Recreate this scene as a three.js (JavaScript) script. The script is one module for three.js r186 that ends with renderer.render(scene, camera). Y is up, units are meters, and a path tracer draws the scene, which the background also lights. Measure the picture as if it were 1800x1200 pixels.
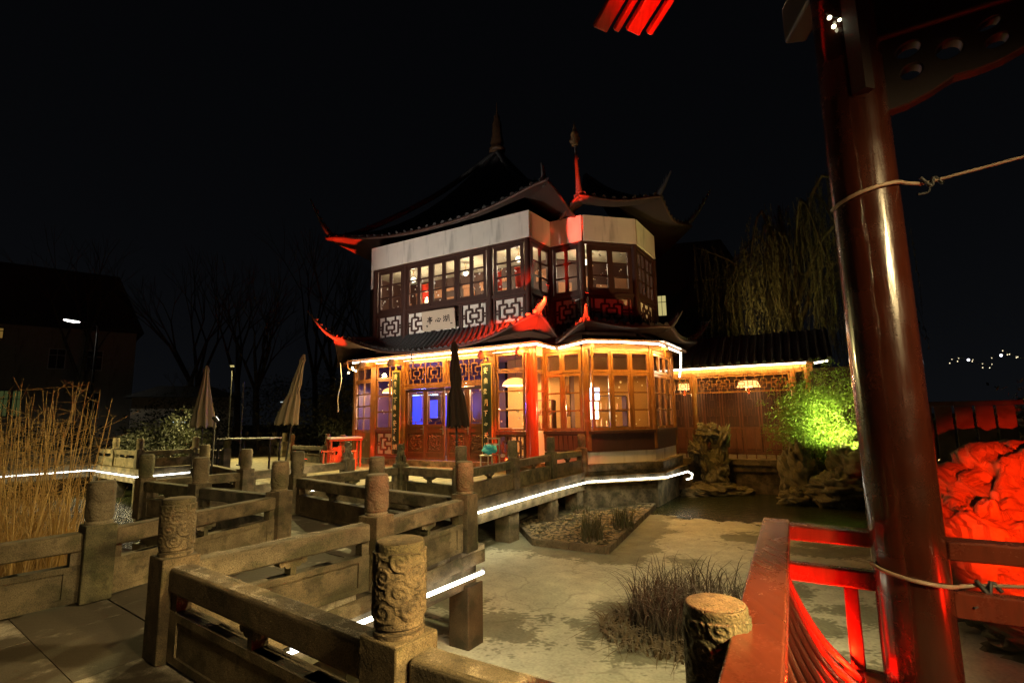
import * as THREE from 'three';
import { ImprovedNoise } from 'three/addons/math/ImprovedNoise.js';
import * as BGU from 'three/addons/utils/BufferGeometryUtils.js';
import { RoundedBoxGeometry } from 'three/addons/geometries/RoundedBoxGeometry.js';
import { RectAreaLightUniformsLib } from 'three/addons/lights/RectAreaLightUniformsLib.js';

// ------------------------------------------------------------------ camera, sky, exposure
const scene = new THREE.Scene();
const camera = new THREE.PerspectiveCamera(66.51, 1024 / 682, 0.05, 400);
camera.position.set(0, 1.65, 0);
camera.rotation.set(Math.atan(133 / 915), 0, -Math.PI / 180, 'YXZ');
const renderer = new THREE.WebGLRenderer({ antialias: true });
renderer.setSize(1024, 682);
renderer.toneMapping = THREE.LinearToneMapping;
renderer.toneMappingExposure = 1;
renderer.shadowMap.enabled = true;
RectAreaLightUniformsLib.init();

{ // clear night sky: almost black, a little city glow low down
  const W = 256, H = 128, d = new Float32Array(W * H * 4);
  for (let j = 0; j < H; j++) for (let i = 0; i < W; i++) {
    const el = ((j + 0.5) / H - 0.5) * Math.PI, g = Math.exp(-Math.max(0, el) / 0.35), k = (j * W + i) * 4;
    const h = 1 + 0.25 * Math.sin((i / W) * 6.283 * 3) * g; d[k] = 0.001 + 0.0026 * g * h; d[k + 1] = 0.0011 + 0.0029 * g * h; d[k + 2] = 0.0015 + 0.0034 * g * h; d[k + 3] = 1;
  }
  const t = new THREE.DataTexture(d, W, H, THREE.RGBAFormat, THREE.FloatType);
  t.mapping = THREE.EquirectangularReflectionMapping; t.magFilter = t.minFilter = THREE.LinearFilter; t.needsUpdate = true;
  scene.background = t; scene.environment = t;
}
const moon = new THREE.DirectionalLight(0xbfd0ff, 0.006);  // added faint cool fill from above; no moon is in view
moon.position.set(-30, 60, 20); moon.castShadow = true; scene.add(moon);

// ------------------------------------------------------------------ helpers
let seed = 20240;
function rnd() { seed |= 0; seed = (seed + 0x6d2b79f5) | 0; let t = Math.imul(seed ^ (seed >>> 15), 1 | seed); t = (t + Math.imul(t ^ (t >>> 7), 61 | t)) ^ t; return ((t ^ (t >>> 14)) >>> 0) / 4294967296; }
const rr = (a, b) => a + (b - a) * rnd();
const PN = new ImprovedNoise();
const clamp = THREE.MathUtils.clamp, lerp = THREE.MathUtils.lerp, sst = THREE.MathUtils.smoothstep;
function fbm(x, y, z = 0, o = 4) { let s = 0, a = 0.5; for (let i = 0; i < o; i++) { s += a * PN.noise(x, y, z + i * 7.3); x *= 2.03; y *= 2.03; z *= 2.03; a *= 0.5; } return s; }
const V = (x, y, z) => new THREE.Vector3(x, y, z);
// bridge axes: a runs forward along the walkways, b to the right across them
const U = [0.515, -0.857], Wd = [0.799, 0.602];
const AB = (a, b) => [a * U[0] + b * Wd[0], a * U[1] + b * Wd[1]];

function nrm(g) {
  g = g.index ? g.toNonIndexed() : g;
  for (const k of Object.keys(g.attributes)) if (!['position', 'normal', 'uv'].includes(k)) g.deleteAttribute(k);
  if (!g.attributes.normal) g.computeVertexNormals();
  if (!g.attributes.uv) g.setAttribute('uv', new THREE.BufferAttribute(new Float32Array(g.attributes.position.count * 2), 2));
  return g;
}
const merge = (l) => { const g = BGU.mergeGeometries(l.map(nrm), false); return g; };
function boxUV(g, s = 1, ox = 0, oy = 0) {            // uv in metres, from the way each face points
  g = nrm(g); const p = g.attributes.position, n = g.attributes.normal, uv = g.attributes.uv;
  for (let i = 0; i < p.count; i++) {
    const ax = Math.abs(n.getX(i)), ay = Math.abs(n.getY(i)), az = Math.abs(n.getZ(i));
    if (ay >= ax && ay >= az) uv.setXY(i, p.getX(i) * s + ox, p.getZ(i) * s + oy);
    else if (ax >= az) uv.setXY(i, p.getZ(i) * s + ox, p.getY(i) * s + oy);
    else uv.setXY(i, p.getX(i) * s + ox, p.getY(i) * s + oy);
  }
  return g;
}
function bx(w, h, d, x = 0, y = 0, z = 0, ry = 0, rz = 0, rx = 0) {
  const g = new THREE.BoxGeometry(w, h, d);
  if (rx) g.rotateX(rx); if (rz) g.rotateZ(rz); if (ry) g.rotateY(ry);
  return g.translate(x, y, z);
}
const b2 = (x0, x1, y0, y1, z0, z1) => bx(x1 - x0, y1 - y0, z1 - z0, (x0 + x1) / 2, (y0 + y1) / 2, (z0 + z1) / 2);
function rb(w, h, d, r, x = 0, y = 0, z = 0) { return new RoundedBoxGeometry(w, h, d, 2, r).translate(x, y, z); }
function cyl(r0, r1, h, x = 0, y = 0, z = 0, n = 16) { return new THREE.CylinderGeometry(r1, r0, h, n).translate(x, y + h / 2, z); }
function rod(a, b, r0, r1 = r0, n = 6) {              // tapered bar between two points
  const d = b.clone().sub(a), L = d.length(), g = new THREE.CylinderGeometry(r1, r0, L, n, 1);
  g.translate(0, L / 2, 0).applyQuaternion(new THREE.Quaternion().setFromUnitVectors(V(0, 1, 0), d.normalize()));
  return g.translate(a.x, a.y, a.z);
}
const tube = (pts, r, n = 6, seg = 0) => new THREE.TubeGeometry(new THREE.CatmullRomCurve3(pts, false, 'centripetal'), seg || pts.length * 4, r, n, false);
const polyTube = (pts, r, n = 8) => merge(pts.slice(1).map((p, i) => rod(pts[i], p, r, r, n)));

const used = {};
const numbered = (n) => { used[n] = (used[n] ?? -1) + 1; return used[n] ? n + '_' + String(used[n]).padStart(3, '0') : n; };
function shadow(o) { o.castShadow = o.receiveShadow = true; return o; }
function tag(o, label, category, group) { o.userData.label = label; o.userData.category = category; if (group) o.userData.group = group; return o; }
function thing(name, label, category, pos = [0, 0, 0], ry = 0, group) {
  const o = new THREE.Group(); o.name = numbered(name); o.position.set(...pos); o.rotation.y = ry; scene.add(o);
  return tag(o, label, category, group);
}
function part(name, geo, mat, parent, pos, ry, label) {
  const g = Array.isArray(geo) ? merge(geo) : geo;
  const m = shadow(new THREE.Mesh(g, mat)); m.name = name;
  if (pos) m.position.set(...pos); if (ry) m.rotation.y = ry;
  if (label) m.userData.label = label;
  parent.add(m); return m;
}
const mpart = (name, geo, mat, parent, pos, ry, label) => part(name, boxUV(Array.isArray(geo) ? merge(geo) : geo, 1, rnd() * 5, rnd() * 5), mat, parent, pos, ry, label);
function struct(name, geo, mat) { const m = part(numbered(name), Array.isArray(geo) ? merge(geo) : geo, mat, scene); m.userData.kind = 'structure'; return m; }
function stuff(o) { o.userData.kind = 'stuff'; return o; }
function grp(name, parent, pos = [0, 0, 0], ry = 0) { const o = new THREE.Group(); o.name = name; o.position.set(...pos); o.rotation.y = ry; parent.add(o); return o; }

// ------------------------------------------------------------------ textures and materials
function tex(n, fn, { rep = 1, srgb = false, wrap = true } = {}) {
  const d = new Uint8Array(n * n * 4);
  for (let j = 0; j < n; j++) for (let i = 0; i < n; i++) {
    const c = fn(i / n, j / n), k = (j * n + i) * 4;
    d[k] = clamp(c[0], 0, 1) * 255; d[k + 1] = clamp(c[1], 0, 1) * 255; d[k + 2] = clamp(c[2], 0, 1) * 255; d[k + 3] = c.length > 3 ? clamp(c[3], 0, 1) * 255 : 255;
  }
  const t = new THREE.DataTexture(d, n, n); t.magFilter = THREE.LinearFilter; t.minFilter = THREE.LinearMipmapLinearFilter; t.generateMipmaps = true;
  t.wrapS = t.wrapT = wrap ? THREE.RepeatWrapping : THREE.ClampToEdgeWrapping; t.repeat.set(rep, rep);
  if (srgb) t.colorSpace = THREE.SRGBColorSpace; t.needsUpdate = true; return t;
}
// tileable noise in [-1, 1], built from four blended copies
function tn(u, v, f, o = 4, z = 0) {
  const a = fbm(u * f, v * f, z, o), b = fbm((u - 1) * f, v * f, z, o), c = fbm(u * f, (v - 1) * f, z, o), d = fbm((u - 1) * f, (v - 1) * f, z, o);
  return lerp(lerp(a, b, u), lerp(c, d, u), v) * 1.5;
}
const s8 = (l) => (l <= 0.0031308 ? 12.92 * l : 1.055 * Math.pow(l, 1 / 2.4) - 0.055);   // linear albedo to sRGB
const lin3 = (r, g, b) => [s8(clamp(r, 0, 1)), s8(clamp(g, 0, 1)), s8(clamp(b, 0, 1))];
const mixc = (a, b, t) => [lerp(a[0], b[0], t), lerp(a[1], b[1], t), lerp(a[2], b[2], t)];

const stoneMap = tex(512, (u, v) => {                 // weathered granite: speckle, algae, dark streaks (2 m across)
  const big = tn(u, v, 5, 5, 1), moss = sst(tn(u, v, 7, 5, 9), 0.05, 0.3), sp = rnd(), st = sst(tn(u, v, 16, 4, 20), 0.08, 0.42);
  let c = mixc([0.06, 0.047, 0.026], [0.2, 0.16, 0.098], clamp(0.5 + big * 1.5, 0, 1));
  c = mixc(c, [0.045, 0.045, 0.016], moss * 0.65); c = mixc(c, [0.03, 0.024, 0.015], st * 0.6);
  const k = 0.6 + 0.8 * sp - (sp < 0.06 ? 0.4 : 0);
  return lin3(c[0] * k, c[1] * k, c[2] * k);
}, { rep: 0.6, srgb: true });
const stoneBump = tex(512, (u, v) => { const h = 0.5 + 0.25 * tn(u, v, 30, 4, 3) + 0.15 * tn(u, v, 8, 3, 4) + 0.15 * (rnd() - 0.5) - (rnd() < 0.012 ? 0.4 : 0); return [h, h, h]; }, { rep: 0.6 });
const woodMap = tex(512, (u, v) => {                  // vertical grain, tinted by each material's colour
  const g = tn(u * 1, v * 0.12, 40, 3, 2), w = tn(u, v * 0.25, 8, 3, 5), k = 0.82 + 0.35 * g + 0.25 * w;
  return [s8(clamp(k, 0.25, 1)), s8(clamp(k, 0.25, 1)), s8(clamp(k, 0.25, 1))];
}, { rep: 0.8, srgb: true });
const patchRough = tex(256, (u, v) => { const r = 0.45 + 0.35 * tn(u, v, 6, 4, 31) + 0.1 * rnd(); return [r, r, r]; }, { rep: 0.7 });
const plasterMap = tex(512, (u, v) => {               // whitewash with grey rain stains
  const s = sst(tn(u, v * 0.15, 9, 4, 8), 0.05, 0.6), b = tn(u, v, 6, 4, 12), k = 0.92 + 0.12 * b - 0.32 * s;
  return lin3(0.78 * k, 0.74 * k, 0.68 * k);
}, { rep: 0.5, srgb: true });
const frostMap = tex(512, (u, v) => {                 // rime grains; alpha is where they lie
  const a = sst(tn(u, v, 8, 4, 41) + 0.35 * tn(u, v, 60, 2, 44) + 0.5 * (rnd() - 0.5), -0.1, 0.42);
  return [0.78, 0.76, 0.72, a * (rnd() < 0.75 ? 0.85 : 0.2)];
}, { rep: 1.2, srgb: true });
const tileMap = tex(256, (u, v) => { const k = 0.042 + 0.022 * tn(u, v, 9, 4, 3) + 0.012 * rnd(); return lin3(k, k, k * 1.02); }, { rep: 1, srgb: true });
const rockBump = tex(512, (u, v) => { const h = 0.5 + 0.4 * tn(u, v, 10, 5, 15); return [h, h, h]; }, { rep: 0.7 });
const rockMap = tex(512, (u, v) => {
  const b = tn(u, v, 6, 5, 17), m = sst(tn(u, v, 9, 4, 27), 0.0, 0.4), k = 0.85 + 0.3 * rnd();
  let c = mixc([0.2, 0.175, 0.12], [0.42, 0.38, 0.28], clamp(0.5 + b * 1.3, 0, 1)); c = mixc(c, [0.12, 0.13, 0.05], m * 0.6);
  return lin3(c[0] * k, c[1] * k, c[2] * k);
}, { rep: 0.5, srgb: true });
const grain = tex(256, (u, v) => { const k = 0.8 + 0.3 * tn(u, v, 20, 3, 50) + 0.2 * (rnd() - 0.5); return [k, k, k]; }, { rep: 3, srgb: true });

const std = (o) => new THREE.MeshStandardMaterial(o), phy = (o) => new THREE.MeshPhysicalMaterial(o);
const C = (r, g, b) => new THREE.Color().setRGB(r, g, b);
const glow = (r, g, b) => std({ color: 0x000000, emissive: C(r, g, b), roughness: 0.6 });
const mt = {
  stone: std({ map: stoneMap, bumpMap: stoneBump, bumpScale: 0.014, roughness: 0.88 }),
  stoneWet: std({ map: stoneMap, bumpMap: stoneBump, bumpScale: 0.008, roughness: 0.5, color: C(0.45, 0.45, 0.38) }),
  frost: std({ map: frostMap, transparent: true, roughness: 0.9, color: C(0.75, 0.66, 0.55) }),
  plaster: std({ map: plasterMap, roughness: 0.95 }),
  woodLow: phy({ map: woodMap, color: C(0.25, 0.115, 0.042), roughness: 0.45, roughnessMap: patchRough, clearcoat: 0.25, clearcoatRoughness: 0.35 }),
  woodDark: phy({ map: woodMap, color: C(0.06, 0.022, 0.014), roughness: 0.6, clearcoat: 0.15, clearcoatRoughness: 0.4 }),
  woodDoor: phy({ map: woodMap, color: C(0.14, 0.05, 0.022), roughness: 0.5, clearcoat: 0.2, clearcoatRoughness: 0.35 }),
  redCol: phy({ map: woodMap, color: C(0.48, 0.06, 0.02), roughness: 0.4, roughnessMap: patchRough, clearcoat: 0.4, clearcoatRoughness: 0.25 }),
  lacquer: phy({ map: woodMap, bumpMap: woodMap, bumpScale: 0.004, color: C(0.04, 0.009, 0.004), roughness: 0.5, clearcoat: 0.6, clearcoatRoughness: 0.1, roughnessMap: patchRough }),
  railRed: phy({ map: woodMap, bumpMap: woodMap, bumpScale: 0.003, color: C(0.13, 0.026, 0.012), roughness: 0.5, clearcoat: 0.2, clearcoatRoughness: 0.3, roughnessMap: patchRough }),
  tile: std({ map: tileMap, roughness: 0.85, bumpMap: stoneBump, bumpScale: 0.004 }),
  lacquerDark: phy({ map: woodMap, color: C(0.014, 0.004, 0.003), roughness: 0.6, clearcoat: 0.2, clearcoatRoughness: 0.4 }),
  glass: phy({ color: 0xffffff, transmission: 1, thickness: 0, roughness: 0.0, ior: 1.45 }),
  metal: std({ color: C(0.6, 0.6, 0.6), metalness: 1, roughness: 0.35 }),
  black: std({ color: C(0.02, 0.02, 0.02), roughness: 0.6 }),
  gold: std({ color: C(0.7, 0.42, 0.1), metalness: 0.6, roughness: 0.4 }),
  rock: std({ map: rockMap, color: C(0.62, 0.62, 0.5), bumpMap: rockBump, bumpScale: 0.05, roughness: 0.9 }),
  salmon: std({ map: grain, color: C(0.62, 0.3, 0.16), roughness: 0.9 }),
  cream: std({ map: grain, color: C(0.75, 0.68, 0.5), roughness: 0.9 }),
  snow: std({ map: grain, color: C(0.8, 0.8, 0.8), roughness: 0.95 }),
  bark: std({ map: rockMap, color: C(0.35, 0.3, 0.26), roughness: 0.95 }),
};

mt.stones = [[1, 1, 1], [0.72, 0.7, 0.64], [1.18, 1.12, 1.02], [0.8, 0.86, 0.7], [0.95, 0.86, 0.78]].map((c) => { const m = mt.stone.clone(); m.color = C(...c); return m; });
const anyStone = () => mt.stones[Math.floor(rnd() * 5)];
// a line of lights: a glowing tube and, under it, an area light of the same length per straight piece
function ropeLight(label, pts, aim, { glowC = [6, 5.2, 4], light = [1, 0.62, 0.24], L = 40, w = 0.04, r = 0.022, off = 0.03, group } = {}) {
  const t = thing('rope_light', label, 'light strip', pts[0].toArray(), 0, group), o = pts[0];
  part('light_tube', polyTube(pts.map((p) => p.clone().sub(o)), r), glow(...glowC), t);
  const clip = nrm(bx(0.05, 0.03, 0.05)); for (const p of pts) part('mounting_clip', clip, mt.metal, t, [p.x - o.x, p.y - o.y + r + 0.012, p.z - o.z]);
  pts.slice(1).forEach((p, i) => {
    const q = pts[i], s = p.clone().sub(q), len = s.length(); s.normalize();
    if (len < 0.25) return;
    const d = aim.clone().addScaledVector(s, -aim.dot(s)).normalize();
    const l = new THREE.RectAreaLight(C(...light), L, len, w); l.name = 'rope_lamp';
    l.position.copy(q).add(p).multiplyScalar(0.5).addScaledVector(d, off);
    l.up.copy(d.clone().negate().cross(s)); l.lookAt(l.position.clone().add(d)); scene.add(l);
  });
  return t;
}
function pointLamp(parentName, pos, color, I, radius = 0.04) {
  const l = new THREE.PointLight(C(...color), I); l.position.set(...pos); l.castShadow = true; l.shadow.radius = radius / 0.02; l.name = parentName + '_lamp'; scene.add(l); return l;
}
function spotLamp(name, pos, target, color, I, angle, { radius = 0.05, pen = 0.5 } = {}) {
  const l = new THREE.SpotLight(C(...color), I, 0, angle, pen); l.position.set(...pos); l.target.position.set(...target); l.castShadow = true; l.shadow.radius = radius / 0.02; l.name = name + '_lamp';
  scene.add(l, l.target); return l;
}

// ------------------------------------------------------------------ the setting: ground, pond, ice
const WATER = -1.2;
const pondPts = [[14, 4], [14, -13], [11.9, -19.3], [6, -22.6], [0, -19.5], AB(10.5, -9), AB(10.5, -20), AB(11, -31), AB(2, -36), [-26, 4]];
{
  const s = new THREE.Shape([[-200, 60], [200, 60], [200, -260], [-200, -260]].map(([x, z]) => new THREE.Vector2(x, -z)));
  s.holes.push(new THREE.Path(pondPts.map(([x, z]) => new THREE.Vector2(x, -z))));
  const groundMap = tex(512, (u, v) => { const b = tn(u, v, 8, 5, 60), k = 0.8 + 0.4 * rnd(); const c = mixc([0.035, 0.04, 0.015], [0.1, 0.085, 0.05], clamp(0.5 + b * 1.4, 0, 1)); return lin3(c[0] * k, c[1] * k, c[2] * k); }, { rep: 0.25, srgb: true });
  const g = new THREE.ShapeGeometry(s).rotateX(-Math.PI / 2).translate(0, -0.06, 0);
  struct('ground', boxUV(g), std({ map: groundMap, bumpMap: stoneBump, bumpScale: 0.03, roughness: 1 }));
  const walls = pondPts.map((p, i) => {
    const q = pondPts[(i + 1) % pondPts.length], L = Math.hypot(q[0] - p[0], q[1] - p[1]);
    return bx(L, 1.7, 0.3, 0, 0, 0).rotateY(Math.atan2(-(q[1] - p[1]), q[0] - p[0])).translate((p[0] + q[0]) / 2, -0.92, (p[1] + q[1]) / 2);
  });
  struct('pond_bank', boxUV(merge(walls)), mt.stoneWet);
  const bed = new THREE.ShapeGeometry(new THREE.Shape(pondPts.map(([x, z]) => new THREE.Vector2(x, -z)))).rotateX(-Math.PI / 2);
  struct('pond_bed', boxUV(bed.clone().translate(0, -1.75, 0)), std({ color: C(0.02, 0.02, 0.012), roughness: 1 }));
  const wave = tex(512, (u, v) => { const h = 0.5 + 0.3 * tn(u, v * 1.0, 14, 4, 70) + 0.2 * tn(u, v, 40, 3, 75); return [h, h, h]; }, { rep: 0.35 });
  struct('water', boxUV(bed.clone().translate(0, WATER - 0.006, 0)), phy({ color: C(0.03, 0.035, 0.014), roughness: 0.1, bumpMap: wave, bumpScale: 0.09, ior: 1.33 }));
}
// snow-covered ice, with thin grey patches where leaves and stems have melted it
const planterC = [[0.42, -12.25], [1.9, -11.35], [4.3, -16.6], [1.4, -17.4], [0.1, -14.3]];
const melt = [[-0.45, -7.75, 0.55], [-0.1, -7.35, 0.35], [2.1, -7.6, 0.95], [2.5, -8.5, 0.7], [1.8, -6.9, 0.5], [5.3, -12.5, 0.55], [5.9, -11.5, 0.5], [3.9, -7.6, 0.4], [4.3, -8.9, 0.35], [4.9, -7.9, 0.5], [6.8, -11.2, 0.6], [3.6, -6.5, 0.4],
  [-0.1, -12.6, 0.7], [0.9, -14.6, 0.7], [-1.2, -8.6, 0.4], [6.3, -9.8, 0.3], [3.2, -10.9, 0.25], [-9.5, -11, 0.5], [-8.5, -10.2, 0.4]];
function segDist(x, z, a, b) { const dx = b[0] - a[0], dz = b[1] - a[1], t = clamp(((x - a[0]) * dx + (z - a[1]) * dz) / (dx * dx + dz * dz), 0, 1); return Math.hypot(x - a[0] - t * dx, z - a[1] - t * dz); }
{
  const X0 = -16, Z0 = -24, S = 28;
  const iceMap = tex(1280, (u, v) => {
    const x = X0 + u * S, z = Z0 + v * S;
    const f = fbm(x * 1.6, z * 1.6, 3, 3), leaf = Math.abs(PN.noise(x * 7, z * 11, 2)) + 0.6 * Math.abs(PN.noise(x * 17, z * 23, 5));
    let d = 9;
    for (const [cx, cz, r] of melt) d = Math.min(d, Math.hypot((x - cx) * 0.8, z - cz) - r);
    for (let i = 0; i < 3; i++) d = Math.min(d, segDist(x, z, planterC[i], planterC[i + 1]) - (i === 1 ? 0.85 : 0.75));
    const bare = sst(d + f * 0.9 - leaf * 0.55 + 0.18, -0.03, 0.06);
    // open water beyond a ragged line, and along the far left
    const shore = (x - 4.4) * -0.563 + (z + 15.45) * 0.826 + f * 1.3 - leaf * 0.4;
    const left = Math.hypot(x + 7.4, z + 8.2) - 4.6 + f * 2;
    const snow = [0.66, 0.67, 0.53], thin = [0.27, 0.28, 0.2], k = 0.84 + 0.16 * fbm(x * 3, z * 3, 8, 4) * 2 + 0.24 * (rnd() - 0.5) - (rnd() < 0.01 ? 0.2 : 0);
    const crack = sst(0.016 - Math.abs(PN.noise(x * 0.7 + 4, z * 0.7, 21) + 0.06 * PN.noise(x * 5, z * 5, 23)), 0, 0.012) * 0.35, litter = PN.noise(x * 31, z * 27, 40) > 0.62 && rnd() < 0.8 ? 0.55 : 0;
    const c = mixc(mixc(thin, snow, bare), [0.12, 0.1, 0.05], Math.max(crack, litter));
    const mottle = sst(fbm(x * 0.35, z * 0.35, 11, 3), -0.25, 0.35) * 0.25 + 0.8;  // broad random tone variation across the ice
    const here = x > -5 ? shore > 0 : left < 0;
    return [...lin3(c[0] * k * mottle, c[1] * k * mottle, c[2] * k * mottle), here ? 1 : 0];
  }, { srgb: true, wrap: false });
  const g = new THREE.PlaneGeometry(S, S, 1, 1).rotateX(-Math.PI / 2).translate(X0 + S / 2, WATER, Z0 + S / 2);
  const p = g.attributes.position, uv = g.attributes.uv;
  for (let i = 0; i < p.count; i++) uv.setXY(i, (p.getX(i) - X0) / S, (p.getZ(i) - Z0) / S);
  struct('pond_ice', g, std({ map: iceMap, alphaTest: 0.5, roughness: 0.8, bumpMap: (() => { const t = stoneBump.clone(); t.repeat.set(17, 17); t.needsUpdate = true; return t; })(), bumpScale: 0.012 }));
}

// ------------------------------------------------------------------ stone decks of the zigzag bridge and the terrace
const deckMap = tex(1024, (u, v) => {                // trodden stone with patches of rime (4 m across)
  const r = sst(tn(u, v, 8, 5, 80) + 0.3 * tn(u, v, 34, 3, 83), 0.06, 0.42), g = rnd();
  const c = mixc([0.075, 0.06, 0.04], [0.5, 0.45, 0.36], r * (0.45 + 0.55 * g)), k = 0.75 + 0.5 * g;
  return lin3(c[0] * k, c[1] * k, c[2] * k);
}, { rep: 0.25, srgb: true });
mt.deck = std({ map: deckMap, bumpMap: stoneBump, bumpScale: 0.008, roughness: 0.75 });
mt.terrace = std({ map: stoneMap, bumpMap: stoneBump, bumpScale: 0.006, roughness: 0.8, color: C(1, 0.98, 0.9) });
const roundTo = (v, k) => Math.round(v * k) / k;
function abBox(a0, a1, b0, b1, y0, y1) {              // slab whose sides follow the two (not quite square) bridge directions
  const c = [AB(a0, b0), AB(a1, b0), AB(a1, b1), AB(a0, b1)], s = new THREE.Shape(c.map(([x, z]) => new THREE.Vector2(x, -z)));
  return new THREE.ExtrudeGeometry(s, { depth: y1 - y0, bevelEnabled: false }).rotateX(-Math.PI / 2).translate(0, y0, 0);
}
function paving(parent, a0, a1, b0, b1, na, nb, mat) {
  const da = (a1 - a0) / na, db = (b1 - b0) / nb, o = AB(0, 0);
  const va = [0, 1, 2].map(() => boxUV(abBox(0.004, da - 0.004, 0.004, db - 0.004, -0.06, 0), 1, rnd() * 4, rnd() * 4));
  for (let i = 0; i < na; i++) for (let j = 0; j < nb; j++) {
    const [x, z] = AB(a0 + i * da, b0 + j * db);
    part('paving_slab', va[(i * 2 + j * 5 + ((i * j) % 2)) % 3], mat, parent, [x, -0.002 * ((i * 7 + j * 3) % 3), z]);
  }
}
{
  const br = thing('zigzag_bridge', 'low stone zigzag bridge on square piers crossing the frozen pond towards the teahouse', 'bridge');
  const beam = (a0, a1, b0, b1) => [abBox(a0, a1, b0, b1, -0.22, -0.062), abBox(a0 + 0.09, a1 - 0.09, b0 + 0.09, b1 - 0.09, -0.5, -0.22)];
  mpart('deck_beam', [...beam(-4, 1.86, -6.62, 1.2), ...beam(1.862, 5.54, -6.62, -4.08), ...beam(3.66, 5.54, -10.95, -6.622), ...beam(5.542, 7.6, -10.7, -8.25), ...beam(5.542, 7.6, -14.2, -10.702)], mt.stone, br);
  paving(br, -2.2, 1.86, -6.62, 1.2, 6, 7, mt.deck);
  paving(br, 1.864, 5.54, -6.62, -4.08, 5, 3, mt.deck);
  paving(br, 3.664, 5.54, -10.95, -6.624, 2, 5, mt.deck);
  paving(br, 5.544, 7.6, -10.7, -8.25, 3, 3, mt.deck);
  paving(br, 5.544, 7.6, -14.2, -10.704, 3, 4, mt.deck);
  for (const [a, b] of [[5.33, -4.25], [3.7, -4.3], [3.8, -10.72], [3.85, -8.6], [5.4, -10.75], [5.4, -8.5], [2.2, -6.45], [5.7, -13.9]]) {
    const [x, z] = AB(a, b);
    mpart('pier', rb(0.32, 1.3, 0.32, 0.02, 0, -1.1, 0), mt.stoneWet, br, [x, 0, z], -0.57);
  }
}
{
  const te = thing('stone_terrace', 'broad stone terrace in front of the teahouse, lit from below along its edge', 'terrace');
  const P = [[7.6, -6.36], [7.6, -10.7], [7.6, -14.2], [9.1, -19], [9.2, -21.7], [7.25, -21.7], [7.25, -27.2], [2, -27.6], [2, -30.5], [12, -31], [24, -24], [24, -12], [17.2, -12], [14.35, -10], [14.35, -6.4]].map(([a, b]) => AB(a, b));
  const s = (d) => new THREE.Shape(P.map(([x, z]) => new THREE.Vector2(x, -z)));
  mpart('paving', new THREE.ExtrudeGeometry(s(), { depth: 0.2, bevelEnabled: false }).rotateX(-Math.PI / 2).translate(0, -0.2, 0), mt.terrace, te);
  // edge beam set back under the paving
  const edge = [];
  for (let i = 0; i < 8; i++) { const p = P[i], q = P[i + 1], L = Math.hypot(q[0] - p[0], q[1] - p[1]); edge.push(bx(L, 0.34, 0.25, 0, -0.371, 0.24).rotateY(Math.atan2(-(q[1] - p[1]), q[0] - p[0])).translate((p[0] + q[0]) / 2, 0, (p[1] + q[1]) / 2)); }
  { const p = P[13], q = P[14], r = P[0]; for (const [m, n] of [[q, r]]) { const L = Math.hypot(n[0] - m[0], n[1] - m[1]); edge.push(bx(L, 0.34, 0.25, 0, -0.371, 0.24).rotateY(Math.atan2(-(n[1] - m[1]), n[0] - m[0])).translate((m[0] + n[0]) / 2, 0, (m[1] + n[1]) / 2)); } }
  mpart('edge_beam', edge, mt.stone, te);
  for (const [a, b] of [[8, -6.75], [10.1, -6.75], [12.2, -6.75], [14, -6.8], [7.9, -8.4], [7.9, -10.3], [7.5, -22], [7.5, -24.6], [7.5, -26.9]]) {
    const [x, z] = AB(a, b); mpart('pier', rb(0.42, 1.2, 0.42, 0.02, 0, -1.05, 0), mt.stone, te, [x, 0, z], -0.57);
  }
}

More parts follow.
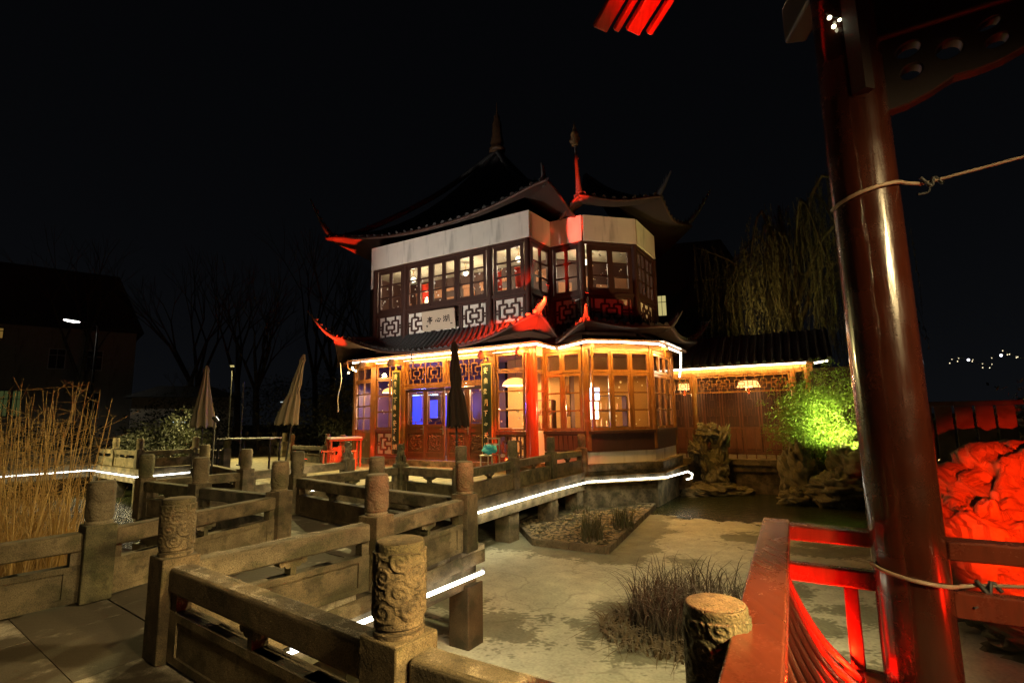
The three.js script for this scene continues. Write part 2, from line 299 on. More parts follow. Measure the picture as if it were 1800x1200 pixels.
// ------------------------------------------------------------------ balustrades: posts with drum caps, rails, panels
function reliefCap(n, m, H, R, deep, sd) {            // drum with carved clouds, rounded shoulders and a ring at the foot
  const prof = (t) => { if (t < 0.06) return 1.03; if (t < 0.1) return 0.93; if (t < 0.16) return 1.0; if (t > 0.94) return Math.sqrt(Math.max(0, 1 - ((t - 0.94) / 0.06) ** 2)) * 0.12 + 0.88; return 1; };
  const cl = []; let s = sd; const r = () => ((s = (s * 16807) % 2147483647) / 2147483647);
  for (let i = 0; i < 5; i++) for (let j = 0; j < 4; j++) cl.push([(i + 0.5 * (j % 2) + r() * 0.3) / 5 * Math.PI * 2, 0.27 + j * 0.18 + r() * 0.04, 0.05 + r() * 0.022, r() < 0.5 ? 1 : -1]);
  const pos = [], idx = [];
  for (let j = 0; j <= m; j++) for (let i = 0; i <= n; i++) {
    const t = j / m, th = (i / n) * Math.PI * 2; let h = 0;
    if (t > 0.17 && t < 0.9) for (const [ct, cy, cr, dir] of cl) {
      let dt = th - ct; dt = Math.atan2(Math.sin(dt), Math.cos(dt)); const dx = dt * R, dy = (t - cy) * H, d = Math.hypot(dx, dy);
      if (d < cr) { const ang = Math.atan2(dy, dx) * dir, ring = Math.cos((d / cr) * 13 - ang); h = Math.max(h, sst(1 - d / cr, 0, 0.15) * (0.62 + 0.38 * sst(ring, -0.3, 0.5))); }
      const tx = dx - dir * cr * 1.1, ty = dy - Math.sin(dx * 30) * 0.012; if (Math.abs(tx) < cr && Math.abs(ty) < 0.011) h = Math.max(h, 0.6 * sst(1 - Math.abs(ty) / 0.011, 0, 0.5));
    }
    const rad = R * prof(t) + deep * h + 0.0012 * PN.noise(th * 9, t * 40, sd % 7);
    pos.push(Math.cos(th) * rad, t * H, -Math.sin(th) * rad);
  }
  for (let j = 0; j < m; j++) for (let i = 0; i < n; i++) { const a = j * (n + 1) + i, b = a + n + 1; idx.push(a, a + 1, b, a + 1, b + 1, b); }
  const top = pos.length / 3; pos.push(0, H + 0.004, 0); for (let i = 0; i < n; i++) idx.push(m * (n + 1) + i, m * (n + 1) + i + 1, top);
  const g = new THREE.BufferGeometry(); g.setAttribute('position', new THREE.Float32BufferAttribute(pos, 3)); g.setIndex(idx); g.computeVertexNormals(); return g;
}
const capNear = [boxUV(reliefCap(150, 130, 0.4, 0.11, 0.009, 77)), boxUV(reliefCap(150, 130, 0.4, 0.112, 0.011, 4242))];
const capFar = [boxUV(reliefCap(56, 44, 0.4, 0.108, 0.009, 99), 1, 2.2, 1), boxUV(reliefCap(56, 44, 0.4, 0.108, 0.009, 1234), 1, 0.7, 3), boxUV(reliefCap(56, 44, 0.4, 0.11, 0.009, 555), 1, 4.1, 2)];
function lionCap() {                                  // small seated lion on a plinth
  const e = (rx, ry, rz, x, y, z) => new THREE.SphereGeometry(1, 14, 10).scale(rx, ry, rz).translate(x, y, z);
  return boxUV(merge([bx(0.2, 0.06, 0.2, 0, 0.03, 0), e(0.085, 0.13, 0.1, 0, 0.17, -0.02), e(0.075, 0.1, 0.07, 0, 0.22, 0.035), e(0.075, 0.075, 0.075, 0, 0.345, 0.03), e(0.045, 0.035, 0.05, 0, 0.325, 0.095), e(0.095, 0.085, 0.06, 0, 0.335, -0.01),
    e(0.022, 0.03, 0.018, -0.06, 0.41, 0.02), e(0.022, 0.03, 0.018, 0.06, 0.41, 0.02), cyl(0.03, 0.025, 0.2, -0.05, 0.05, 0.08, 8), cyl(0.03, 0.025, 0.2, 0.05, 0.05, 0.08, 8), e(0.05, 0.06, 0.07, -0.07, 0.1, -0.02), e(0.05, 0.06, 0.07, 0.07, 0.1, -0.02), e(0.02, 0.09, 0.02, 0, 0.2, -0.12)]));
}
const lionGeo = lionCap();
const postGeo = [0, 1, 2].map(() => boxUV(merge([rb(0.25, 0.7, 0.25, 0.012, 0, 0.35, 0)]), 1, rnd() * 5, rnd() * 5));
const bracketGeo = boxUV(merge([bx(0.05, 0.14, 0.1, 0, 0.4, 0), ...[-1, 1].flatMap((s) => [new THREE.CylinderGeometry(0.035, 0.035, 0.1, 12).rotateX(Math.PI / 2).translate(s * 0.045, 0.44, 0), new THREE.CylinderGeometry(0.028, 0.028, 0.1, 12).rotateX(Math.PI / 2).translate(s * 0.1, 0.452, 0)])]));
function balustrade(label, pts, { caps = [], skipFirst = false, near = false, y = 0, open = [], frost = false } = {}) {
  const [ox, oz] = pts[0], t = thing('stone_balustrade', label, 'balustrade', [ox, y, oz]);
  pts.forEach((p, i) => {
    const q = pts[Math.min(i + 1, pts.length - 1)], o = pts[Math.max(0, i - 1)], ry = Math.atan2(-(q[1] - o[1]), q[0] - o[0]);
    const corner = i > 0 && i < pts.length - 1 ? Math.atan2(-(q[1] - p[1]), q[0] - p[0]) : ry;
    if (!(skipFirst && i === 0)) {
      const ps = part('post', postGeo[i % 3], anyStone(), t, [p[0] - ox, 0, p[1] - oz], corner + (i % 2 ? Math.PI / 2 : 0));
      const kind = caps[i] ?? 'drum';
      if (kind === 'lion') part('lion_finial', lionGeo, anyStone(), ps, [0, 0.7, 0], -corner + (i % 2 ? -Math.PI / 2 : 0) + 0.3);
      else part('drum_cap', near ? capNear[i % 2] : capFar[(i + Math.round(ox * 3)) % 3 < 0 ? 0 : (i + Math.abs(Math.round(ox * 3))) % 3], anyStone(), ps, [0, 0.7, 0], i * 1.3).scale.setScalar(near && i === 0 ? 0.88 : 1);
    }
    if (i < pts.length - 1 && !open.includes(i)) {
      const dx = q[0] - p[0], dz = q[1] - p[1], L = Math.hypot(dx, dz) - 0.25, a = Math.atan2(-dz, dx), c = [(p[0] + q[0]) / 2 - ox, 0, (p[1] + q[1]) / 2 - oz];
      const rail = mpart('rail', rb(L, 0.17, 0.16, 0.025, 0, 0.555, 0), anyStone(), t, c, a);
      if (frost) part('rime', boxUV(new THREE.PlaneGeometry(L - 0.02, 0.125).rotateX(-Math.PI / 2).translate(0, 0.6435, 0)), mt.frost, rail);
      const fr = 0.05, H = 0.33, y0 = 0.02;
      mpart('panel', [b2(-L / 2, L / 2, y0, y0 + H, -0.045, 0.045), b2(-L / 2, L / 2, y0 + H - fr, y0 + H, -0.06, 0.06), b2(-L / 2, L / 2, y0, y0 + fr, -0.06, 0.06), b2(-L / 2, -L / 2 + 0.12, y0 + fr, y0 + H - fr, -0.06, 0.06), b2(L / 2 - 0.12, L / 2, y0 + fr, y0 + H - fr, -0.06, 0.06)], anyStone(), t, c, a);
      const nb = L > 3 ? 2 : 1; for (let k = 0; k < nb; k++) part('bracket', bracketGeo, anyStone(), t, [c[0] + dx * (nb > 1 ? (k - 0.5) / 2 : 0), 0, c[2] + dz * (nb > 1 ? (k - 0.5) / 2 : 0)], a);
      for (const e of [-1, 1]) mpart('end_block', bx(0.08, 0.118, 0.1, e * (L / 2 - 0.04), 0.41, 0), anyStone(), t, c, a);
    }
  });
  return t;
}
const pA = [-0.535, -2.52], pR = [0.64, -1.78], pB = [-2.5, -4.0], pC = [-4.05, -5.25], pD = [-1.4, -5.45], pE = [-0.64, -6.85], pG = [-3.25, -7.4], pL = [-2.05, -7.95], pK = [-3.95, -9.7], pI = [-5.0, -8.5], pH = [-6.6, -9.55], pJ = [-5.5, -10.9];
const pF = [-1.04, -10.45], pM = [-0.03, -12.5], pN = [1.0, -14.4], pO = [2.05, -16.0], lion1 = [-2.45, -11.5], lion2 = [-4.1, -13.1];
balustrade('nearest balustrade, its rail ending at the carved yellow-lit drum post in the foreground', [pR, pA, pB], { near: true, frost: true });
balustrade('balustrade receding from the foreground corner post to the bridge pier', [pB, pD, pE], { skipFirst: true, frost: true });
balustrade('dark balustrade across the far side of the bridge, behind the second near post', [pE, pL, pK], { skipFirst: true });
balustrade('balustrade running from the bridge to the right lion post of the terrace entrance', [pK, lion1, pF], { skipFirst: true, caps: [, 'lion', 'drum'] });
balustrade('balustrade along the lit terrace edge, ending at the white plinth of the teahouse', [pF, pM, pN, pO], { skipFirst: true });
balustrade('dark balustrade at the far left of the foreground paving, beside the reeds', [AB(-0.2, -6.45), pC], {});
balustrade('brown balustrade on the left side of the first bridge span, behind the corner post', [pC, pG], { skipFirst: true });
balustrade('low balustrade between the two mid-left drum posts and the first span', [pG, pI, pH], { skipFirst: true });
balustrade('balustrade leading to the left lion post of the terrace entrance', [pH, pJ, lion2], { skipFirst: true, caps: [, 'drum', 'lion'] });
balustrade('grey-lit balustrade running left from the bridge corner, in front of the umbrellas', [pJ, AB(6.0, -13.6)], { skipFirst: true });
balustrade('yellow-lit balustrade on the far left bank above the bright rope light', [AB(9.1, -18.9), AB(9.2, -21.7), AB(7.4, -22.2), AB(7.4, -24.8), AB(7.4, -27.3), AB(4.6, -27.5), AB(2.2, -27.7)], {});
balustrade('farthest balustrade, a row of small drum posts behind the terrace', [AB(13.6, -22.4), AB(14.2, -24.4), AB(14.6, -26.6), AB(15, -28.8), AB(15.4, -30.8)], {});
balustrade('balustrade with a red-lit panel beside the left end of the teahouse', [[-9.4, -22.4], [-7.25, -20.6], [-6.5, -20.1]], { caps: [, 'lion', 'drum'] });

// ------------------------------------------------------------------ the teahouse
const house = thing('teahouse', 'two-storey teahouse with upswept dark tiled roofs, white upper band and orange-lit lattice windows', 'teahouse', [-1, 0, -19.5]);
const HO = [-1, -19.5];
const W0 = [-5.3, -20.05], W1 = [0.6, -16.53];                     // main front, lower and upper storey
const D2 = [1.01, -16.9], D3 = [2.25, -16.15], D4 = [4.5, -16.9], D5 = [5.85, -19.2], D6 = [5.4, -22.2];   // lower bay
const B2 = [1.36, -17.63], B3 = [2.45, -16.97], B4 = [4.3, -17.43], B5 = [5.4, -19.2], B6 = [5.0, -22.0]; // upper bay
const S0 = [-6.45, -21.4], S1 = [-3.6, -26], S2 = [3, -24.6];       // left return and the back
const faceOf = (P, Q) => ({ L: Math.hypot(Q[0] - P[0], Q[1] - P[1]), ry: Math.atan2(-(Q[1] - P[1]), Q[0] - P[0]), pos: [P[0] - HO[0], 0, P[1] - HO[1]], P, Q });
const onFace = (f, x, z = 0) => { const c = Math.cos(f.ry), s = Math.sin(f.ry); return [f.P[0] + x * c + z * s, f.P[1] - x * s + z * c]; };
const fMain = faceOf(W0, W1), fRet = faceOf(W1, D2), fBayL = faceOf(D2, D3), fBayF = faceOf(D3, D4), fBayR = faceOf(D4, D5), fLeft = faceOf(S0, W0), fLow6 = faceOf(D5, D6);
const uRet = faceOf(W1, B2), uBayL = faceOf(B2, B3), uBayF = faceOf(B3, B4), uBayR = faceOf(B4, B5), uR6 = faceOf(B5, B6);
const LOOSE = ['sill', 'plinth_board', 'timber_beam', 'wall_board', 'timber_post', 'dado_slat'];
const at = (name, f, geo, mat, label) => (Array.isArray(geo) && LOOSE.includes(name) ? geo : [geo]).map((g) => mpart(name, g, mat, house, f.pos, f.ry, label))[0];

// a window sash with its panes: frame strips round cols x rows openings
const paneGeo = {};
function sash(f, x0, x1, y0, y1, cols, rows, mat, { z = 0, st = 0.06, mun = 0.045, munY = mun, name = 'window', stickers = 0, gaps = null } = {}) {
  const g = [b2(x0, x0 + st, y0, y1, z - 0.03, z + 0.035), b2(x1 - st, x1, y0, y1, z - 0.03, z + 0.035), b2(x0 + st, x1 - st, y0, y0 + st, z - 0.03, z + 0.034), b2(x0 + st, x1 - st, y1 - st, y1, z - 0.03, z + 0.034)];
  const iw = x1 - x0 - 2 * st, ih = y1 - y0 - 2 * st, cw = (iw - (cols - 1) * mun) / cols, ch = (ih - (rows - 1) * munY) / rows, bars = [];
  for (let i = 1; i < cols; i++) g.push(b2(x0 + st + i * cw + (i - 1) * mun, x0 + st + i * (cw + mun), y0 + st, y1 - st, z - 0.028, z + 0.03));
  for (let j = 1; j < rows; j++) for (let i = 0; i < cols; i++) { const xa = x0 + st + i * (cw + mun); g.push(b2(xa, xa + cw, y0 + st + j * ch + (j - 1) * munY, y0 + st + j * (ch + munY), z - 0.026, z + 0.026)); }
  // small corner blocks give the openings their cut corners
  for (let i = 0; i < cols; i++) for (let j = 0; j < rows; j++) { const xa = x0 + st + i * (cw + mun), ya = y0 + st + j * (ch + munY), k = 0.028; for (const [cx, cy] of [[xa, ya], [xa + cw, ya], [xa, ya + ch], [xa + cw, ya + ch]]) g.push(bx(k, k, 0.05, cx, cy, z, 0, Math.PI / 4)); }
  const m = at(name, f, g, mat);
  const key = cw.toFixed(3) + '_' + ch.toFixed(3); paneGeo[key] ??= nrm(new THREE.PlaneGeometry(cw + 0.01, ch + 0.01));
  for (let i = 0; i < cols; i++) for (let j = 0; j < rows; j++) part('pane', paneGeo[key], mt.glass, m, [x0 + st + i * (cw + mun) + cw / 2, y0 + st + j * (ch + munY) + ch / 2, z - 0.01]);
  if (stickers) { const dots = []; for (let k = 0; k < stickers; k++) dots.push(new THREE.CircleGeometry(rr(0.018, 0.04), 6).rotateZ(rnd()).translate(rr(x0 + st, x1 - st), rr(y0 + st, y1 - st), z - 0.004)); stuff(part('snowflake_sticker', merge(dots), sticker, m)); }
  return m;
}
const sticker = std({ color: C(0.8, 0.78, 0.72), roughness: 0.9 });
// geometric lattice between x0..x1, y0..y1
function latticeBars(x0, x1, y0, y1, t, z, d, wide = false) {
  const w = x1 - x0, h = y1 - y0, X = (u) => x0 + w * (u + 1) / 2, Y = (v) => y0 + h * (v + 1) / 2, g = [];
  const hb = (v, a, b) => g.push(b2(X(a), X(b), Y(v) - t / 2, Y(v) + t / 2, z - d / 2 + 0.003, z + d / 2 - 0.003)), vb = (u, a, b) => g.push(b2(X(u) - t / 2, X(u) + t / 2, Y(a), Y(b), z - d / 2, z + d / 2));
  const k = wide ? 0.7 : 1;
  hb(0.24, -0.36 * k, 0.36 * k); hb(-0.24, -0.36 * k, 0.36 * k); vb(-0.36 * k, -0.24, 0.24); vb(0.36 * k, -0.24, 0.24);
  for (const s of [-1, 1]) {
    hb(s * 0.58, -0.72 * k, -0.16 * k); hb(s * 0.58, 0.16 * k, 0.72 * k);
    for (const u of [-0.16, 0.16]) vb(u * k, Math.min(s * 0.24, s * 0.58), Math.max(s * 0.24, s * 0.58));
    for (const u of [-0.45, 0.45]) vb(u * k, Math.min(s * 0.58, s), Math.max(s * 0.58, s));
    vb(s * 0.72 * k, -0.58, 0.58); hb(0.12, Math.min(s * 0.72 * k, s), Math.max(s * 0.72 * k, s)); hb(-0.12, Math.min(s * 0.72 * k, s), Math.max(s * 0.72 * k, s));
    if (wide) { vb(s * 0.86, -1, 1); }
  }
  return g;
}
const frameStrips = (x0, x1, y0, y1, t, z, d) => [b2(x0, x0 + t, y0, y1, z - d / 2, z + d / 2), b2(x1 - t, x1, y0, y1, z - d / 2, z + d / 2), b2(x0 + t, x1 - t, y0, y0 + t, z - d / 2, z + d / 2 - 0.002), b2(x0 + t, x1 - t, y1 - t, y1, z - d / 2, z + d / 2 - 0.002)];
function latticePanel(f, x0, x1, y0, y1, mat, { back = mt.plaster, t = 0.06, wide = false, fr = 0.07 } = {}) {
  const m = at('lattice_panel', f, [...frameStrips(x0, x1, y0, y1, fr, 0, 0.08), ...latticeBars(x0 + fr, x1 - fr, y0 + fr, y1 - fr, t, 0, 0.05, wide)], mat);
  if (back) mpart('infill', b2(x0 + fr - 0.01, x1 - fr + 0.01, y0 + fr - 0.01, y1 - fr + 0.01, -0.05, -0.02), back, m);
  return m;
}

// base, floors, core walls
const outline = [W0, W1, D2, D3, D4, D5, D6, S2, S1, S0];
const poly = (pts, y0, y1, grow = 0) => {
  const cx = pts.reduce((s, p) => s + p[0], 0) / pts.length, cz = pts.reduce((s, p) => s + p[1], 0) / pts.length;
  const s = new THREE.Shape(pts.map(([x, z]) => { const d = Math.hypot(x - cx, z - cz); return new THREE.Vector2(x + (x - cx) / d * grow - HO[0], -(z + (z - cz) / d * grow - HO[1])); }));
  return new THREE.ExtrudeGeometry(s, { depth: y1 - y0, bevelEnabled: false }).rotateX(-Math.PI / 2).translate(0, y0, 0);
};
mpart('stone_base', [poly([[0.9, -18.3], [1.5, -16.75], [2.2, -16.2], [4.5, -16.95], [5.85, -19.2], D6, S2, [1, -22]], -1.7, -0.36, 0.05)], mt.stone, house);
mpart('base_ledge', [poly([[0.5, -18.3], [1.4, -16.75], [2.2, -16.2], [4.5, -16.95], [5.85, -19.2], D6, S2, [1, -22]], -0.34, -0.14, 0.42), poly([[0.5, -18.3], [1.4, -16.75], [2.2, -16.2], [4.5, -16.95], [5.85, -19.2], D6, S2, [1, -22]], -0.136, -0.005, 0.24)], mt.stone, house);
mpart('floor', poly(outline, 0.003, 0.2, 0.25), mt.terrace, house);
const upOut = [W0, W1, B2, B3, B4, B5, B6, S2, S1, [-6.0, -21.6]];
mpart('upper_floor', poly(outline, 4.0, 4.2, -0.12), mt.woodDark, house);
mpart('lower_ceiling', poly(outline, 3.9, 3.97, -0.2), mt.salmon, house);
mpart('upper_ceiling', poly(upOut, 7.62, 7.72, -0.1), mt.cream, house);
const tanWall = std({ map: grain, color: C(0.66, 0.38, 0.14), roughness: 0.9 });
{ // back walls and inner walls that the lit windows show
  const w = (P, Q, y0, y1, t = 0.2) => { const f = faceOf(P, Q); return b2(0, f.L, y0, y1, -t, 0).rotateY(f.ry).translate(...f.pos); };
  for (const g of [w(D6, S2, 0.2, 8.3), w(S2, S1, 0.2, 8.3), w(S1, S0, 0.2, 4.6), w(S1, [-6.0, -21.6], 4.6, 8.3), w(D5, D6, 0.2, 4.6), w(B5, B6, 4.2, 8.3)]) mpart('back_wall', g, mt.woodDark, house);
  for (const g of [w([-0.2, -20.5], [1.4, -19.6], 0.2, 3.88), w([1.4, -19.6], [5.5, -20.4], 0.2, 3.88)]) mpart('inner_wall', g, tanWall, house);
  mpart('inner_wall', w([-5.4, -24.2], [-0.3, -21.2], 0.2, 3.88), mt.woodDark, house);
  for (const g of [w([-5.2, -23.2], [1.6, -19.2], 4.2, 7.6), w([1.6, -19.2], [4.9, -20.2], 4.2, 7.6)]) mpart('upper_inner_wall', g, mt.woodDark, house);
  const pan = []; const f = faceOf([-5.2, -23.2], [1.6, -19.2]);
  for (let i = 0; i < 9; i++) pan.push(b2(0.3 + i * 0.86, 0.85 + i * 0.86, 6.3 + 0.25 * ((i * 7) % 3), 6.75 + 0.25 * ((i * 7) % 3), 0.005, 0.03).rotateY(f.ry).translate(...f.pos), b2(0.25 + i * 0.86, 0.75 + i * 0.86, 7.02, 7.2, 0.005, 0.03).rotateY(f.ry).translate(...f.pos));
  const f2 = faceOf([1.6, -19.2], [4.9, -20.2]);
  for (let i = 0; i < 4; i++) pan.push(b2(0.2 + i * 0.8, 0.75 + i * 0.8, 6.25 + 0.3 * (i % 2), 6.7 + 0.3 * (i % 2), 0.005, 0.03).rotateY(f2.ry).translate(...f2.pos));
  for (const g of pan) mpart('wall_hanging', g, mt.salmon, house);
}

// --- lower storey, main front (x along the front, metres)
const post = (f, x, y0, y1, w, mat = mt.woodLow, d = 0.16, z = 0) => at('timber_post', f, b2(x - w / 2, x + w / 2, y0, y1, z - d / 2, z + d / 2), mat);
post(fMain, -0.02, 0.2, 3.9, 0.26); post(fMain, 1.53, 0.2, 3.9, 0.14, mt.woodLow, 0.2, 0.02); post(fMain, 5.46, 0.2, 3.9, 0.18, mt.woodLow, 0.2, 0.02);
at('timber_beam', fMain, [b2(0.11, 1.46, 3.7, 3.9, -0.06, 0.06), b2(1.6, 5.37, 3.74, 3.9, -0.06, 0.06), b2(5.55, 6.7, 3.74, 3.9, -0.06, 0.06)], mt.woodLow);
sash(fMain, 0.12, 1.44, 3.16, 3.68, 2, 1, mt.woodLow); sash(fMain, 0.12, 1.44, 1.3, 3.14, 2, 3, mt.woodLow, { stickers: 14 });
at('sill', fMain, [b2(0.1, 1.45, 1.2, 1.29, -0.08, 0.1), b2(5.56, 6.7, 1.1, 1.2, -0.08, 0.1)], mt.woodDoor);
latticePanel(fMain, 0.12, 1.44, 0.32, 1.19, mt.woodDoor);
at('plinth_board', fMain, [b2(0.11, 1.45, 0.2, 0.31, -0.06, 0.06), b2(5.56, 6.7, 0.2, 0.31, -0.06, 0.06)], mt.woodDoor);
for (const [x0, x1] of [[1.61, 3.4], [3.5, 5.36]]) {                 // lattice lights over the doors
  const m = at('lattice_transom', fMain, [...frameStrips(x0, x1, 2.84, 3.73, 0.08, 0, 0.09), ...latticeBars(x0 + 0.08, (x0 + x1) / 2, 2.92, 3.65, 0.026, 0, 0.04), ...latticeBars((x0 + x1) / 2, x1 - 0.08, 2.92, 3.65, 0.026, 0, 0.04), b2((x0 + x1) / 2 - 0.015, (x0 + x1) / 2 + 0.015, 2.92, 3.65, -0.018, 0.018)], mt.woodLow);
  part('pane', new THREE.PlaneGeometry(x1 - x0 - 0.16, 0.73).translate((x0 + x1) / 2, 3.285, -0.03), mt.glass, m);
}
post(fMain, 3.45, 2.8, 3.74, 0.1);
at('lintel', fMain, b2(1.6, 5.37, 2.72, 2.83, -0.08, 0.09), mt.woodLow);
function carving(w, h, sd) {                                         // carved scrollwork on a door board
  const g = new THREE.PlaneGeometry(w, h, 46, 46), p = g.attributes.position;
  for (let i = 0; i < p.count; i++) { const x = p.getX(i), y = p.getY(i), e = Math.min(1, 8 * (0.5 - Math.abs(x / w)), 8 * (0.5 - Math.abs(y / h))), n = Math.sin(14 * fbm(x * 3.2, y * 3.2, sd, 3) * 2); p.setZ(i, Math.max(0, e) * 0.03 * sst(n, -0.2, 0.5)); }
  g.computeVertexNormals(); return g;
}
[[1.62, 2.52], [2.53, 3.4], [3.5, 4.38], [4.39, 5.35]].forEach(([x0, x1], i) => {
  const st = 0.09, d = at('door', fMain, [b2(x0, x0 + st, 0.22, 2.7, -0.035, 0.035), b2(x1 - st, x1, 0.22, 2.7, -0.035, 0.035), b2(x0 + st, x1 - st, 2.6, 2.7, -0.035, 0.034), b2(x0 + st, x1 - st, 1.36, 1.46, -0.035, 0.034), b2(x0 + st, x1 - st, 1.16, 1.22, -0.035, 0.034), b2(x0 + st, x1 - st, 0.42, 0.48, -0.035, 0.034), b2(x0 + st, x1 - st, 0.22, 0.28, -0.035, 0.034), b2(x0 + st, x1 - st, 1.22, 1.36, -0.02, 0.012), b2(x0 + st, x1 - st, 0.28, 0.42, -0.02, 0.012), b2(x0 + st, x1 - st, 0.48, 1.16, -0.02, 0)], mt.woodDoor);
  part('glazing', new THREE.PlaneGeometry(x1 - x0 - 2 * st, 1.14).translate((x0 + x1) / 2, 2.03, -0.01), mt.glass, d);
  const ix0 = x0 + st + 0.06, ix1 = x1 - st - 0.06;
  mpart('glazing_bar', [...frameStrips(ix0, ix1, 1.53, 2.53, 0.022, 0, 0.03), ...[[x0 + st, 1.53], [ix1, 1.53], [x0 + st, 2.53], [ix1, 2.53], [x0 + st, 2.03], [ix1, 2.03]].map(([x, y]) => bx(0.06, 0.02, 0.03, x + 0.03, y, 0)), ...[[ix0, 1.53, 1], [ix1, 1.53, -1], [ix0, 2.53, -1], [ix1, 2.53, 1]].map(([x, y, s]) => bx(0.16, 0.02, 0.03, x + (x === ix0 ? 0.07 : -0.07), y + (y < 2 ? 0.07 : -0.07), 0.002, 0, -s * Math.PI / 4)), b2((ix0 + ix1) / 2 - 0.012, (ix0 + ix1) / 2 + 0.012, 2.53, 2.6, -0.014, 0.014), b2((ix0 + ix1) / 2 - 0.012, (ix0 + ix1) / 2 + 0.012, 1.46, 1.53, -0.014, 0.014)], mt.woodDoor, d);
  mpart('carved_board', carving(x1 - x0 - 2 * st - 0.04, 0.62, i * 9 + 2).translate((x0 + x1) / 2, 0.82, 0.004), mt.woodDoor, d);
  const hx = i === 0 ? x1 - 0.05 : i === 3 ? x0 + 0.03 : i === 1 ? x1 - 0.05 : x1 - 0.05;
  if (i !== 2) part('handle_plate', [rb(0.05, 0.3, 0.015, 0.004, hx, 1.25, 0.045), rb(0.11, 0.02, 0.02, 0.006, hx - 0.06, 1.29, 0.08)], mt.metal, d);
});
sash(fMain, 5.57, 6.62, 3.16, 3.72, 1, 1, mt.woodLow); sash(fMain, 5.57, 6.62, 1.22, 3.14, 1, 3, mt.woodLow, { stickers: 8 });
latticePanel(fMain, 5.57, 6.62, 0.32, 1.09, mt.woodDoor, { back: null });
at('red_column', fMain, [cyl(0.2, 0.19, 3.68, 6.86, 0.22, 0.02, 24)], mt.redCol, 'round red corner column'); at('column_base', fMain, cyl(0.27, 0.24, 0.16, 6.86, 0.12, 0.02, 20), mt.stone);
// left return
sash(fLeft, 0.1, fLeft.L - 0.2, 3.16, 3.68, 2, 1, mt.woodLow); sash(fLeft, 0.1, fLeft.L - 0.2, 1.2, 3.14, 2, 4, mt.woodLow);
at('wall_board', fLeft, [b2(0, fLeft.L - 0.15, 0.2, 1.19, -0.05, 0.03), b2(0, fLeft.L - 0.15, 3.69, 3.9, -0.06, 0.05)], mt.woodLow); post(fLeft, 0.02, 0.2, 3.9, 0.16);
// short return beside the red column
sash(fRet, 0.2, fRet.L - 0.02, 3.1, 3.6, 1, 1, mt.woodLow, { st: 0.04 }); sash(fRet, 0.2, fRet.L - 0.02, 1.22, 3.08, 1, 3, mt.woodLow, { st: 0.04 }); at('wall_board', fRet, [b2(0.15, fRet.L, 0.2, 1.2, -0.05, 0.02), b2(0.15, fRet.L, 3.6, 3.9, -0.05, 0.03)], mt.plaster);
// bay: left face
at('timber_post', fBayL, [b2(-0.06, 0.06, 0.6, 3.9, -0.07, 0.07)], mt.woodLow);
for (const [x0, x1] of [[0.07, 0.68], [0.69, 1.34]]) { sash(fBayL, x0, x1, 1.2, 2.98, 1, 3, mt.woodLow, { st: 0.085 }); sash(fBayL, x0, x1, 3.0, 3.68, 1, 1, mt.woodLow, { st: 0.09 }); }
at('timber_beam', fBayL, b2(0.06, 1.36, 3.69, 3.9, -0.06, 0.06), mt.woodLow);
// bay: front face
for (let i = 0; i < 3; i++) { const x0 = 0.2 + i * 0.7, x1 = x0 + 0.69; sash(fBayF, x0, x1, 1.2, 2.98, 1, 3, mt.woodLow, { st: 0.085, stickers: i ? 5 : 0 }); sash(fBayF, x0, x1, 3.0, 3.68, 1, 1, mt.woodLow, { st: 0.08 }); }
at('timber_beam', fBayF, b2(0.14, 2.27, 3.69, 3.9, -0.06, 0.07), mt.woodLow);
for (let i = 0; i < 3; i++) { const x0 = 0.2 + i * 0.75, x1 = x0 + 0.74; sash(fBayR, x0, x1, 1.2, 2.98, 1, 3, mt.woodLow, { st: 0.085 }); sash(fBayR, x0, x1, 3.0, 3.68, 1, 1, mt.woodLow, { st: 0.08 }); }
at('timber_beam', fBayR, b2(0.1, 2.6, 3.69, 3.9, -0.06, 0.07), mt.woodLow);
for (const f of [fBayF, fBayR]) at('timber_post', f, cyl(0.1, 0.1, 3.3, 0.03, 0.6, 0.0, 14), mt.woodLow);
at('timber_post', fLow6, cyl(0.1, 0.1, 3.3, 0.0, 0.6, 0.0, 14), mt.woodLow);
for (const f of [fBayL, fBayF, fBayR]) {                              // dark dado boards over the white plinth
  at('dado', f, [b2(f === fBayL ? 0 : 0.02, f.L - 0.02, 0.56, 1.1, -0.1, 0.06), b2(0, f.L, 1.1, 1.19, -0.1, 0.12)], mt.woodDark);
  at('white_plinth', f, b2(0, f.L, 0.0, 0.555, -0.2, f === fBayL ? -0.01 : 0.02), mt.plaster);
}
{ const n = 8, g = []; for (let i = 0; i < n; i++) g.push(bx(0.13, 0.44, 0.03, 0.1 + i * 0.165, 0.83, 0.075, 0, 0, 0.08)); at('dado_slat', fBayL, g, mt.woodDoor); }

